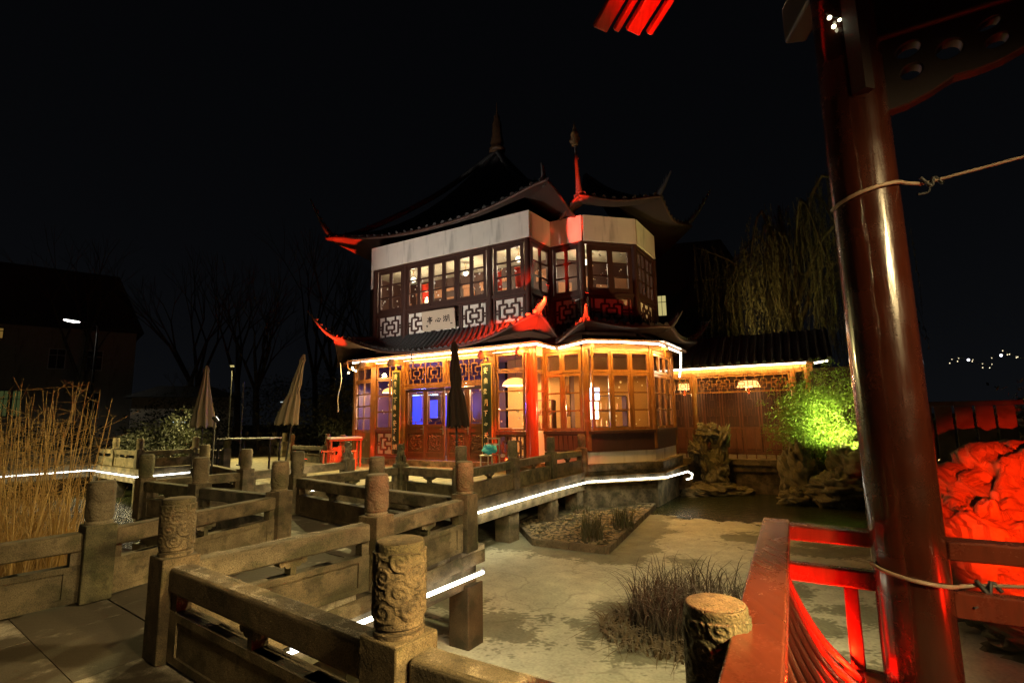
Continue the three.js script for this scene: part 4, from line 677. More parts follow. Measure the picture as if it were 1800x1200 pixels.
{ const p = onFace(fMain, 6.15, -0.8), t = thing('table_lantern', 'small red table lantern glowing behind the window beside the column', 'lantern', [p[0], 1.28, p[1]]); part('shade', new THREE.SphereGeometry(0.09, 14, 10).translate(0, 0.14, 0), glow(2.2, 0.7, 0.15), t); part('foot', cyl(0.06, 0.04, 0.06, 0, 0, 0, 12), mt.black, t); pointLamp('lantern', [p[0], 1.6, p[1] + 0.15], [1, 0.25, 0.06], 3, 0.05); }
// unseen ceiling globes, placed to light the upper room
[[fMain, 1.0, -1.0], [fMain, 3.3, -1.4], [fMain, 5.9, -1.0], [uBayF, 0.6, -1.3]].forEach(([f, x, z], i) => {
  const p = onFace(f, x, z), t = thing('ceiling_globe', ['left', 'middle', 'right', 'bay'].map((k) => `unseen white ceiling globe, placed to light the upper room behind the ${k} windows`)[i], 'lamp', [p[0], 7.2, p[1]], 0);
  part('globe', new THREE.SphereGeometry(0.11, 16, 12), glow(2.6, 2.3, 1.6), t); part('stem', cyl(0.012, 0.012, 0.3, 0, 0.11, 0, 6), mt.gold, t);
  pointLamp('globe', [p[0], 7.0, p[1]], [1, 0.8, 0.52], i === 3 ? 5 : 9, 0.1);
});
{ const p = onFace(fMain, 2.3, -0.3), t = thing('candle_lantern', 'glowing red and white lantern on the sill of the upper windows', 'lantern', [p[0], 5.75, p[1]]); part('lantern_body', new THREE.CylinderGeometry(0.08, 0.1, 0.3, 12).translate(0, 0.17, 0), glow(4.5, 2.6, 1.4), t); part('lantern_cap', new THREE.ConeGeometry(0.13, 0.1, 12).translate(0, 0.38, 0), mt.redCol, t); pointLamp('lantern', [p[0], 6.2, p[1]], [1, 0.4, 0.2], 1.5, 0.06); }
for (const [x, l] of [[2.0, 'red festive banner hanging inside the upper windows, left one'], [5.1, 'red festive drape inside the upper windows, middle one'], [6.2, 'red festive drape inside the rightmost upper window of the main front']]) {
  const p = onFace(fMain, x, -0.7), t = thing('hanging_drape', l, 'drape', [p[0], 6.45, p[1]], fMain.ry); const g = new THREE.PlaneGeometry(0.5, 0.7, 12, 8), q = g.attributes.position; for (let i = 0; i < q.count; i++) q.setZ(i, 0.06 * Math.sin(q.getX(i) * 22) + 0.1 * q.getY(i)); g.computeVertexNormals();
  part('cloth', g, std({ color: C(0.6, 0.06, 0.03), roughness: 0.9, side: THREE.DoubleSide }), t); part('rod', cyl(0.012, 0.012, 0.56, 0, 0, 0, 6).rotateZ(Math.PI / 2).translate(0.28, 0.36, 0), mt.gold, t);
}

// ------------------------------------------------------------------ boards with writing
// brush strokes: each glyph is a list of polylines in a unit square (y down), each point [x, y, width]
const GL = {
  pavilion: [[[0.5, 0.02, 1], [0.52, 0.13, 1.3]], [[0.14, 0.19, 0.8], [0.86, 0.16, 1.1]], [[0.33, 0.27, 0.8], [0.33, 0.4, 0.8]], [[0.33, 0.28, 0.7], [0.66, 0.27, 0.9], [0.64, 0.4, 0.8]], [[0.34, 0.4, 0.7], [0.64, 0.39, 0.7]], [[0.1, 0.62, 1], [0.13, 0.5, 0.8], [0.88, 0.48, 1], [0.8, 0.6, 0.9]], [[0.3, 0.64, 0.8], [0.72, 0.62, 1]], [[0.52, 0.64, 1], [0.52, 0.94, 1.1], [0.4, 0.88, 0.4]]],
  heart: [[[0.16, 0.5, 0.6], [0.1, 0.72, 1.3]], [[0.32, 0.42, 0.6], [0.38, 0.74, 1.2], [0.72, 0.78, 1.3], [0.78, 0.6, 0.5]], [[0.5, 0.3, 0.8], [0.58, 0.44, 1.3]], [[0.76, 0.36, 0.8], [0.9, 0.54, 1.3]]],
  lake: [[[0.06, 0.14, 0.8], [0.14, 0.22, 1.3]], [[0.02, 0.38, 0.8], [0.11, 0.45, 1.3]], [[0.02, 0.84, 1.2], [0.16, 0.58, 0.6]], [[0.22, 0.32, 0.8], [0.54, 0.29, 1]], [[0.38, 0.1, 0.9], [0.38, 0.56, 1]], [[0.26, 0.58, 0.8], [0.26, 0.84, 0.8]], [[0.26, 0.58, 0.8], [0.5, 0.56, 0.9], [0.5, 0.84, 0.9]], [[0.26, 0.83, 0.7], [0.5, 0.82, 0.7]], [[0.64, 0.14, 0.9], [0.63, 0.6, 0.8], [0.54, 0.92, 0.7]], [[0.64, 0.14, 0.8], [0.92, 0.12, 1], [0.92, 0.9, 1], [0.82, 0.84, 0.4]], [[0.65, 0.36, 0.7], [0.9, 0.35, 0.7]], [[0.65, 0.58, 0.7], [0.9, 0.57, 0.7]]],
  peace: [[[0.5, 0.0, 1], [0.54, 0.1, 1.2]], [[0.14, 0.28, 1], [0.17, 0.16, 0.8], [0.86, 0.14, 1], [0.8, 0.26, 0.7]], [[0.46, 0.26, 1], [0.3, 0.62, 1], [0.74, 0.92, 1]], [[0.66, 0.44, 1], [0.5, 0.74, 0.9], [0.2, 0.95, 0.6]], [[0.06, 0.5, 0.8], [0.94, 0.46, 1.1]]],
  south: [[[0.2, 0.16, 0.8], [0.82, 0.13, 1]], [[0.5, 0.0, 1], [0.49, 0.3, 1]], [[0.18, 0.34, 0.9], [0.16, 0.94, 1]], [[0.18, 0.34, 0.8], [0.84, 0.31, 1], [0.85, 0.92, 1], [0.74, 0.88, 0.4]], [[0.36, 0.42, 0.8], [0.43, 0.52, 1]], [[0.64, 0.41, 0.9], [0.56, 0.52, 0.7]], [[0.32, 0.58, 0.7], [0.7, 0.56, 0.9]], [[0.32, 0.74, 0.7], [0.7, 0.72, 0.9]], [[0.51, 0.56, 0.9], [0.5, 0.92, 0.9]]],
  pot: [[[0.2, 0.1, 0.8], [0.8, 0.08, 1]], [[0.5, 0.0, 1], [0.5, 0.2, 1]], [[0.3, 0.21, 0.7], [0.7, 0.2, 0.8]], [[0.1, 0.4, 0.9], [0.12, 0.3, 0.8], [0.88, 0.28, 1], [0.86, 0.4, 0.8]], [[0.36, 0.4, 0.9], [0.3, 0.62, 0.8]], [[0.64, 0.4, 0.9], [0.7, 0.62, 0.8]], [[0.26, 0.64, 0.8], [0.76, 0.62, 0.9]], [[0.4, 0.7, 0.8], [0.42, 0.86, 0.8]], [[0.62, 0.7, 0.8], [0.58, 0.86, 0.8]], [[0.1, 0.94, 1], [0.92, 0.92, 1.2]]],
  moon: [[[0.32, 0.06, 0.9], [0.3, 0.6, 0.9], [0.14, 0.96, 0.5]], [[0.32, 0.06, 0.8], [0.72, 0.04, 1], [0.74, 0.94, 1.1], [0.62, 0.86, 0.4]], [[0.34, 0.3, 0.7], [0.7, 0.28, 0.7]], [[0.34, 0.5, 0.7], [0.7, 0.48, 0.7]]],
  below: [[[0.08, 0.14, 0.9], [0.92, 0.1, 1.2]], [[0.48, 0.14, 1.1], [0.47, 0.96, 1]], [[0.52, 0.36, 0.8], [0.74, 0.54, 1.3]]],
  sky: [[[0.2, 0.16, 0.8], [0.8, 0.13, 1]], [[0.08, 0.44, 0.9], [0.92, 0.4, 1.1]], [[0.5, 0.15, 1], [0.44, 0.55, 1], [0.08, 0.96, 0.6]], [[0.48, 0.5, 0.8], [0.94, 0.94, 1.4]]],
  clear: [[[0.1, 0.08, 0.8], [0.2, 0.16, 1.2]], [[0.04, 0.34, 0.8], [0.15, 0.42, 1.2]], [[0.04, 0.92, 1.2], [0.22, 0.56, 0.6]], [[0.4, 0.12, 0.7], [0.92, 0.1, 0.9]], [[0.44, 0.26, 0.7], [0.86, 0.24, 0.8]], [[0.34, 0.4, 0.8], [0.96, 0.38, 1]], [[0.65, 0.0, 0.9], [0.65, 0.4, 0.9]], [[0.46, 0.52, 0.8], [0.44, 0.94, 0.8]], [[0.46, 0.52, 0.8], [0.86, 0.5, 0.9], [0.86, 0.92, 1], [0.76, 0.88, 0.4]], [[0.48, 0.64, 0.6], [0.84, 0.63, 0.6]], [[0.48, 0.77, 0.6], [0.84, 0.76, 0.6]]],
};
function drawGlyph(ctx, strokes, x, y, s, w) {
  for (const st of strokes) for (let i = 0; i + 1 < st.length; i++) { const [ax, ay, aw] = st[i], [bx_, by, bw] = st[i + 1]; for (let k = 0; k <= 24; k++) { const t = k / 24, r = w * lerp(aw, bw, t) / 2; ctx.beginPath(); ctx.arc(x + lerp(ax, bx_, t) * s, y + lerp(ay, by, t) * s, r, 0, 7); ctx.fill(); } }
}
function boardTex(W, H, bg, paint) { const c = document.createElement('canvas'); c.width = W; c.height = H; const x = c.getContext('2d'); x.fillStyle = bg; x.fillRect(0, 0, W, H); for (let i = 0; i < W * H / 60; i++) { x.fillStyle = `rgba(0,0,0,${rnd() * 0.08})`; x.fillRect(rnd() * W, rnd() * H, 2, 1 + rnd() * 14); } paint(x); const t = new THREE.CanvasTexture(c); t.colorSpace = THREE.SRGBColorSpace; t.minFilter = THREE.LinearMipmapLinearFilter; t.generateMipmaps = true; return t; }
{
  const t = boardTex(512, 256, '#b9a894', (x) => { x.fillStyle = '#1d120c'; ['pavilion', 'heart', 'lake'].forEach((g, i) => drawGlyph(x, GL[g], 74 + i * 132, 74, 100, 12)); x.fillRect(58, 186, 30, 12); x.fillRect(64, 204, 22, 8); x.fillRect(444, 190, 34, 12); });
  const p = onFace(fMain, 3.22, 0.13), s = thing('name_board', 'cream name board with three dark brush characters in front of the upper lattice', 'sign board', [p[0], 5.14, p[1]], fMain.ry);
  part('board', rb(1.5, 0.72, 0.05, 0.012, 0, 0, 0.02).rotateX(0.1), std({ color: C(0.4, 0.33, 0.24), roughness: 0.8 }), s);
  part('lettering', new THREE.PlaneGeometry(1.46, 0.68).translate(0, 0, 0.048).rotateX(0.1), std({ map: t, roughness: 0.8 }), s);
}
function couplet(x, chars, label) {
  const t = boardTex(128, 1024, '#0d2418', (c) => { c.fillStyle = '#d8d2b4'; chars.forEach((g, i) => drawGlyph(c, GL[g], 24 + (i % 2) * 6, 26 + i * (980 / chars.length), 74 - (i % 3) * 8, 8.5)); });
  const p = onFace(fMain, x, 0.2), s = thing('couplet_board', label, 'sign board', [p[0], 0.4, p[1]], fMain.ry, 'couplet boards beside the doors');
  const bend = (g) => { const q = g.attributes.position; for (let i = 0; i < q.count; i++) q.setZ(i, q.getZ(i) - 1.6 * q.getX(i) ** 2); g.computeVertexNormals(); return g; };
  part('board', bend(new THREE.BoxGeometry(0.36, 2.98, 0.03, 8, 1, 1).translate(0, 1.5, 0)), std({ color: C(0.02, 0.06, 0.035), roughness: 0.5 }), s);
  part('lettering', bend(new THREE.PlaneGeometry(0.33, 2.94, 10, 1).translate(0, 1.5, 0.019)), std({ map: t, roughness: 0.6 }), s);
  part('gilt_edge', [bx(0.02, 3.02, 0.04, -0.188, 1.5, -0.055), bx(0.02, 3.02, 0.04, 0.188, 1.5, -0.055), bx(0.4, 0.03, 0.04, 0, 3.01, -0.03), new THREE.TorusGeometry(0.05, 0.015, 6, 14).translate(0, 3.07, -0.02), bx(0.012, 0.2, 0.012, 0, 3.2, -0.02)], mt.gold, s);
}
couplet(1.24, ['clear', 'moon', 'sky', 'below', 'south', 'heart', 'peace', 'below', 'sky', 'lake'], 'dark green vertical board with pale brush script, left of the doors');
couplet(5.26, ['peace', 'south', 'pot', 'moon', 'below', 'heart', 'sky', 'clear'], 'dark green vertical board with pale brush script, between doors and column window');

// ------------------------------------------------------------------ covered gallery on the right
{
  const G0 = [6.3, -20.75], G1 = [10.35, -18.5], f = faceOf(G0, G1), cl = (x, z) => { const c = Math.cos(f.ry), s = Math.sin(f.ry); return [G0[0] + x * c + z * s, G0[1] - x * s + z * c]; };
  const g = thing('covered_gallery', 'low covered gallery on a stone base with lattice frieze and railing, right of the teahouse', 'gallery', [G0[0], 0, G0[1]], f.ry), L = f.L;
  mpart('stone_base', [b2(-1, L + 1.4, -1.6, -0.42, -3, 0.25), b2(-1, L + 1.5, -0.418, -0.2, -3, 0.38), b2(-1, L + 1.5, -0.198, 0.0, -3, 0.5)], mt.stone, g);
  for (const x of [0.0, 0.85, L - 0.35, L + 0.1]) mpart('gallery_post', [cyl(0.1, 0.1, 3.2, x, 0.1, 0, 14), cyl(0.15, 0.13, 0.1, x, 0, 0, 14)], mt.woodLow, g);
  for (const [x0, x1] of [[-0.8, 0.75], [0.95, L - 0.45]]) {
    const w = x1 - x0, n = Math.max(1, Math.round(w / 0.62)), bars = [...frameStrips(x0, x1, 2.42, 3.06, 0.05, 0, 0.07)];
    for (let i = 0; i < n; i++) bars.push(...latticeBars(x0 + 0.05 + i * (w - 0.1) / n, x0 + 0.05 + (i + 1) * (w - 0.1) / n, 2.47, 3.01, 0.022, 0, 0.04));
    mpart('lattice_frieze', bars, mt.woodLow, g);
    mpart('railing_rail', [b2(x0, x1, 1.05, 1.11, -0.06, 0.06), b2(x0, x1, 0.78, 0.82, -0.03, 0.03), b2(x0, x1, 0.16, 0.22, -0.04, 0.04)], mt.woodDoor, g);
    const nb = Math.round(w / 0.34); for (let i = 0; i <= nb; i++) mpart('baluster', [b2(x0 + i * w / nb - 0.02, x0 + i * w / nb + 0.02, 0.0, 1.05, -0.025, 0.025)], mt.woodDoor, g);
  }
  mpart('eave_beam', [b2(-0.9, L + 0.3, 3.08, 3.34, -0.08, 0.08), b2(-0.9, L + 0.3, 3.345, 3.39, -0.6, 0.62)], mt.woodLow, g);
  mpart('back_wall', b2(-0.9, L + 2, 0, 3.34, -2.3, -2.2), mt.woodDark, g);
  for (let i = 0; i < 7; i++) mpart('door_leaf', [...frameStrips(-0.6 + i * 0.72, 0.08 + i * 0.72, 0.1, 2.9, 0.06, -2.15, 0.06), ...latticeBars(-0.54 + i * 0.72, 0.02 + i * 0.72, 1.2, 2.84, 0.02, -2.15, 0.03), b2(-0.54 + i * 0.72, 0.02 + i * 0.72, 0.2, 1.1, -2.18, -2.14)], mt.woodDoor, g);
  const sl = []; { const pos = [-1.2, 3.42, 0.75, L + 0.9, 3.42, 0.75, -1.2, 4.7, -1.2, L + 0.9, 3.42, 0.75, L + 0.9, 4.7, -1.2, -1.2, 4.7, -1.2, -1.2, 4.7, -1.2, L + 0.9, 4.7, -1.2, -1.2, 3.4, -3.2, L + 0.9, 4.7, -1.2, L + 0.9, 3.4, -3.2, -1.2, 3.4, -3.2]; const s = new THREE.BufferGeometry(); s.setAttribute('position', new THREE.Float32BufferAttribute(pos, 3)); s.computeVertexNormals(); sl.push(s); }
  mpart('roof', sl, mt.tile, g);
  for (let i = 0; i < 24; i++) { const x = -1.1 + i * (L + 1.9) / 23; mpart('tile_row', [rod(V(x, 3.43, 0.78), V(x, 4.7, -1.2), 0.06, 0.06, 7), cyl(0.07, 0.07, 0.03, 0, 0, 0, 10).rotateX(Math.PI / 2).translate(x, 3.42, 0.78)], mt.tile, g); }
  const q = (x, y, z) => { const p = cl(x, z); return V(p[0], y, p[1]); };
  ropeLight('white rope light along the eave of the covered gallery', [q(-0.7, 3.33, 0.67), q(L + 0.1, 3.33, 0.67)], V(0.4, -0.6, -0.72), { ...warm, L: 150 });
  ropeLight('rope light round the end of the gallery eave above the bamboo', [q(L + 0.35, 3.3, 0.7), q(L + 0.75, 3.36, 0.62)], V(0, -1, 0), { ...warm, L: 10 });
  for (const [x, w, l] of [[0.35, 0.5, 'orange paper lantern behind the narrow lattice frieze of the gallery'], [2.75, 0.85, 'wide orange paper lantern behind the long lattice frieze of the gallery']]) {
    const p = cl(x, -0.75), t = thing('paper_lantern', l, 'lantern', [p[0], 2.75, p[1]], f.ry); part('shade', new THREE.CylinderGeometry(w * 0.38, w * 0.5, 0.24, 18), glow(2.6, 1.2, 0.35), t); part('tassel', cyl(0.03, 0.01, 0.22, 0, -0.36, 0, 8), mt.redCol, t); part('cord', cyl(0.008, 0.008, 0.46, 0, 0.12, 0, 6), mt.black, t);
    pointLamp('paper_lantern', [p[0], 2.5, p[1]], [1, 0.5, 0.18], 5, 0.12);
  }
}

// ------------------------------------------------------------------ rocks
function rockGeo(sc, sd, amp, detail = 40, lumps = []) {
  const g = BGU.mergeVertices(new THREE.SphereGeometry(1, detail, detail).deleteAttribute('uv').deleteAttribute('normal')), p = g.attributes.position;
  for (let i = 0; i < p.count; i++) {
    const n = V(p.getX(i), p.getY(i), p.getZ(i)).normalize(); let r = 1 + amp * fbm(n.x * 1.6 + sd, n.y * 1.6, n.z * 1.6 + sd, 3) * 2;
    r -= amp * 1.1 * Math.pow(1 - Math.abs(PN.noise(n.x * 2.4 + sd, n.y * 2.1, n.z * 2.4)), 6) * 0.7; r += amp * (0.25 * PN.noise(n.x * 8, n.y * 8 + sd, n.z * 8) + 0.14 * PN.noise(n.x * 19, n.y * 19 + sd, n.z * 19));
    p.setXYZ(i, n.x * r * sc[0], n.y * r * sc[1], n.z * r * sc[2]);
  }
  g.computeVertexNormals(); return g;
}
{ // the scholar's rock: eroded slabs standing on a footing in the water
  const t = thing('scholar_rock', 'eroded standing scholar rock with hollows in front of the covered gallery', 'rock', [7.2, WATER, -19.35]);
  mpart('footing', [rockGeo([1.0, 0.35, 0.7], 3, 0.35).translate(0, 0.1, 0), rockGeo([0.5, 0.25, 0.5], 9, 0.3).translate(-0.8, 0.05, 0.3), rockGeo([0.5, 0.22, 0.4], 14, 0.3).translate(0.85, 0.05, 0.2)], mt.rock, t);
  mpart('lower_stone', rockGeo([0.52, 0.7, 0.4], 21, 0.4, 56).translate(0.1, 0.75, 0), mt.rock, t);
  mpart('upper_stone', [rockGeo([0.36, 0.85, 0.34], 31, 0.55, 60).rotateZ(0.35).translate(-0.3, 1.35, 0), rockGeo([0.3, 0.75, 0.3], 47, 0.6, 60).rotateZ(-0.3).translate(0.36, 1.75, 0.02), rockGeo([0.42, 0.36, 0.3], 55, 0.5, 50).translate(-0.08, 2.2, 0), rockGeo([0.3, 0.3, 0.28], 63, 0.5, 44).translate(-0.62, 1.5, 0.05)], mt.rock, t);
}
for (const [x, y, z, s, sd, l] of [[9.15, -0.35, -17.3, [0.55, 1.1, 0.5], 5, 'tall pale boulder at the water edge below the bamboo'], [9.85, -0.75, -16.4, [0.9, 0.55, 0.7], 12, 'broad low boulder at the water edge right of the tall one'], [10.4, -0.1, -16.7, [0.6, 0.75, 0.6], 19, 'dark upright boulder close behind the red column at the pond corner'], [8.9, -1.05, -16.9, [0.6, 0.35, 0.45], 27, 'flat stepping boulder half in the water before the tall boulder'], [11.0, -0.6, -15.4, [0.8, 0.8, 0.7], 33, 'boulder hidden mostly by the big red column, next to the pond']]) {
  const t = thing('boulder', l, 'rock', [x, y, z]); mpart('stone', rockGeo(s, sd, 0.35, 48), mt.rock, t);
}
{
  const t = thing('rockery', 'large craggy rockery glowing in red floodlight behind the near column', 'rockery', [7.4, -0.3, -7.8]);
  for (const [x, y, z, s, sd] of [[0.4, 0.3, 0, [1.7, 1.35, 1.1], 71], [-1.1, -0.1, 0.5, [1.0, 0.9, 0.8], 83], [1.2, 0.1, 0.7, [1.3, 1.1, 0.9], 95], [0.2, -0.5, 1.2, [1.5, 0.7, 0.8], 102], [-0.4, -0.9, 1.3, [1.5, 0.5, 0.9], 108]]) mpart('rock_mass', rockGeo(s, sd, 0.24, 72).translate(x, y, z), mt.rock, t);
}

// ------------------------------------------------------------------ planting
function blades(n, rad, h, mat, name, parent, { lean = 0.5, w = 0.012, droop = 0.5, elong = 1 } = {}) {
  const pos = [], idx = []; let k = 0;
  for (let i = 0; i < n; i++) {
    const a = rnd() * 6.283, r = Math.sqrt(rnd()) * rad, x = Math.cos(a) * r * elong, z = Math.sin(a) * r, H = h * rr(0.55, 1.15), d = rnd() * 6.283, ln = lean * rr(0.2, 1.2) * H, ww = w * rr(0.6, 1.3), S = 6, px = -Math.sin(d) * ww, pz = Math.cos(d) * ww;
    for (let s = 0; s <= S; s++) { const t = s / S, out = ln * t * t, y = H * (t - droop * 0.5 * t * t * t), f = 1 - t * 0.92; pos.push(x + Math.cos(d) * out - px * f, y, z + Math.sin(d) * out - pz * f, x + Math.cos(d) * out + px * f, y, z + Math.sin(d) * out + pz * f); if (s) idx.push(k - 2, k - 1, k, k - 1, k + 1, k); k += 2; }
  }
  const g = new THREE.BufferGeometry(); g.setAttribute('position', new THREE.Float32BufferAttribute(pos, 3)); g.setIndex(idx); g.computeVertexNormals();
  return stuff(part(name, g, mat, parent));
}
const leafMat = (r, g, b, t = 0.35) => phy({ color: C(r, g, b), side: THREE.DoubleSide, roughness: 0.9, transmission: t, thickness: 0 });
const grassMat = leafMat(0.075, 0.075, 0.025), reedMat = leafMat(0.38, 0.22, 0.055), darkGrass = leafMat(0.05, 0.038, 0.018);
{ // planting bed in the pond
  const t = thing('planting_bed', 'stone-edged bed of dead leaves and moss set in the frozen pond', 'planting bed', [1.6, WATER, -14]);
  const c = [[0.42, -12.2], [1.9, -11.35], [4.3, -16.6], [1.5, -17.2], [0.05, -14.2]].map(([x, z]) => [x - 1.6, z + 14]);
  const s = new THREE.Shape(c.map(([x, z]) => new THREE.Vector2(x, -z)));
  const soilMap = tex(512, (u, v) => { const b = tn(u, v, 9, 5, 120), k = 0.6 + 0.7 * rnd(); const cc = mixc([0.03, 0.025, 0.012], mixc([0.2, 0.17, 0.1], [0.09, 0.11, 0.03], sst(tn(u, v, 5, 3, 125), -0.1, 0.3)), sst(b + 0.3 * (rnd() - 0.5), -0.15, 0.35)); return lin3(cc[0] * k, cc[1] * k, cc[2] * k); }, { rep: 0.8, srgb: true });
  part('soil', boxUV(new THREE.ExtrudeGeometry(s, { depth: 0.1, bevelEnabled: false }).rotateX(-Math.PI / 2)), std({ map: soilMap, bumpMap: rockBump, bumpScale: 0.05, roughness: 1 }), t);
  c.forEach((p, i) => { const q = c[(i + 1) % c.length], L = Math.hypot(q[0] - p[0], q[1] - p[1]), n = Math.max(2, Math.round(L / 0.75)); for (let k = 0; k < n; k++) mpart('edge_stone', rb(L / n - 0.012, 0.17, 0.1, 0.015, 0, 0.06, 0), mt.stone, t, [lerp(p[0], q[0], (k + 0.5) / n), 0.006 * ((k * 5) % 3), lerp(p[1], q[1], (k + 0.5) / n)], Math.atan2(-(q[1] - p[1]), q[0] - p[0])); });
  // dead leaves
  const g = [], lf = nrm(new THREE.CircleGeometry(0.045, 5)); for (let i = 0; i < 900; i++) { const u = rnd(), v = rnd(), x = lerp(lerp(c[0][0], c[4][0], v), lerp(c[1][0], c[2][0], v), u), z = lerp(lerp(c[0][1], c[4][1], v), lerp(c[1][1], c[2][1], v), u); g.push(lf.clone().scale(rr(0.6, 1.7), rr(0.35, 0.8), 1).rotateX(-Math.PI / 2 + rr(-0.7, 0.7)).rotateY(rnd() * 6).translate(x, 0.125 + rnd() * 0.03, z)); }
  stuff(part('dead_leaves', merge(g), leafMat(0.26, 0.21, 0.12, 0), t));
}
for (const [x, z, n, h, l] of [[1.72, -12.15, 150, 0.75, 'spiky dark grass tuft at the near corner of the planting bed'], [2.65, -13.3, 120, 0.7, 'second spiky grass tuft further along the edge of the planting bed'], [1.9, -15.6, 60, 0.3, 'low mossy tuft at the back of the planting bed']]) { const t = thing('grass_tuft', l, 'grass', [x, WATER + 0.1, z]); blades(n, 0.26, h, grassMat, 'blades', t, { lean: 0.45, w: 0.014 }); mpart('root_clump', new THREE.SphereGeometry(0.24, 12, 8).scale(1, 0.35, 1), mt.bark, t); }
{ const t = thing('sedge_clump', 'large brown clump of drooping sedge growing through the ice beside the short stone post', 'sedge', [2.35, WATER, -7.4]); blades(760, 0.72, 1.2, darkGrass, 'blades', t, { lean: 0.75, w: 0.011, droop: 0.9, elong: 1.15 }); blades(1300, 1.0, 0.3, leafMat(0.12, 0.085, 0.035), 'fallen_blades', t, { lean: 2.2, w: 0.016, droop: 1.7, elong: 1.25 }); mpart('root_clump', new THREE.SphereGeometry(0.5, 14, 8).scale(1.1, 0.18, 1), mt.bark, t); }
[[-6.7, -7.3, 120, 'thick golden reeds standing in the ice behind the left balustrade, nearest stand'], [-8.0, -9.0, 190, 'golden reeds left of the rope-lit bank, middle stand'], [-8.6, -8.7, 170, 'golden reeds at the left picture edge'], [-8.3, -9.9, 60, 'thin brown reed stand right of the golden reeds'], [-9.6, -10.6, 220, 'reeds farthest back, in front of the rope-lit bank']].forEach(([x, z, n, l]) => {
  const t = thing('reed_stand', l, 'reeds', [x, WATER, z]); blades(n, 0.75, 2.5, reedMat, 'leaves', t, { lean: 0.42, w: 0.012, droop: 0.55 });
  const st = [], pl = []; for (let i = 0; i < n / 9; i++) { const a = rnd() * 6.28, r = rnd() * 0.7, b = V(Math.cos(a) * r, 0, Math.sin(a) * r), e = b.clone().add(V(rr(-0.5, 0.5), rr(2.6, 3.5), rr(-0.5, 0.5))); st.push(rod(b, e, 0.008, 0.004, 5)); for (let k = 0; k < 8; k++) { const p = b.clone().lerp(e, rr(0.45, 1)), q = p.clone().add(V(rr(-0.4, 0.4), rr(-0.06, 0.3), rr(-0.4, 0.4))); st.push(rod(p, q, 0.004, 0.0015, 4)); } }
  stuff(part('stalks', merge(st), std({ color: C(0.45, 0.28, 0.09), roughness: 0.9 }), t));
});
// leafy masses built of leaf-sized faces
function leaves(n, place, mat, name, parent, lw = 0.02, ll = 0.12) {
  const pos = [], idx = []; let k = 0;
  for (let i = 0; i < n; i++) { const [p, d] = place(i), s = rr(0.6, 1.3), side = V(rr(-1, 1), rr(-0.3, 0.3), rr(-1, 1)).cross(d).normalize().multiplyScalar(lw * s), e = p.clone().addScaledVector(d, ll * s), m = p.clone().addScaledVector(d, ll * s * 0.4); pos.push(p.x, p.y, p.z, m.x + side.x, m.y + side.y, m.z + side.z, m.x - side.x, m.y - side.y, m.z - side.z, e.x, e.y, e.z); idx.push(k, k + 1, k + 2, k + 1, k + 3, k + 2); k += 4; }
  const g = new THREE.BufferGeometry(); g.setAttribute('position', new THREE.Float32BufferAttribute(pos, 3)); g.setIndex(idx); g.computeVertexNormals(); return stuff(part(name, g, mat, parent));
}
const bambooMat = leafMat(0.13, 0.19, 0.02), willowMat = leafMat(0.09, 0.07, 0.018);
for (const [bx0, bz, n, H, R, l] of [[9.75, -17.8, 7000, 2.9, 0.8, 'bright green bamboo lit from below at the right end of the gallery'], [10.5, -17.7, 7500, 3.4, 1.0, 'bamboo beside the big column, glowing yellow-green at its root'], [11.6, -18.4, 2600, 3.2, 1.0, 'bamboo mostly hidden behind the big red column']]) {
  const t = thing('bamboo_clump', l, 'bamboo', [bx0, -0.06, bz]), tips = [];
  for (let i = 0; i < 15; i++) { const a = rnd() * 6.28, r = Math.sqrt(rnd()) * 0.4, h = H * rr(0.6, 1.05), b = V(Math.cos(a) * r, 0, Math.sin(a) * r), e = b.clone().add(V(Math.cos(a) * rr(0.1, R * 0.6), h, Math.sin(a) * rr(0.1, R * 0.6))); part('culm', rod(b, e, 0.014, 0.006, 6), std({ color: C(0.07, 0.075, 0.02) }), t); tips.push([b, e]); }
  const cl = []; for (let i = 0; i < n / 16; i++) { const [b, e] = tips[i % 15], p = b.clone().lerp(e, rr(0.12, 1)).add(V(rr(-1, 1) * R * (0.4 + 0.6 * rnd()), rr(-0.25, 0.3), rr(-1, 1) * R * 0.5)); cl.push(p); }
  leaves(n, (i) => [cl[i % cl.length].clone().add(V(rr(-0.16, 0.16), rr(-0.14, 0.14), rr(-0.16, 0.16))), V(rr(-1, 1), rr(-1.1, 0.3), rr(-1, 1)).normalize()], bambooMat, 'foliage', t, 0.015, 0.13);
}
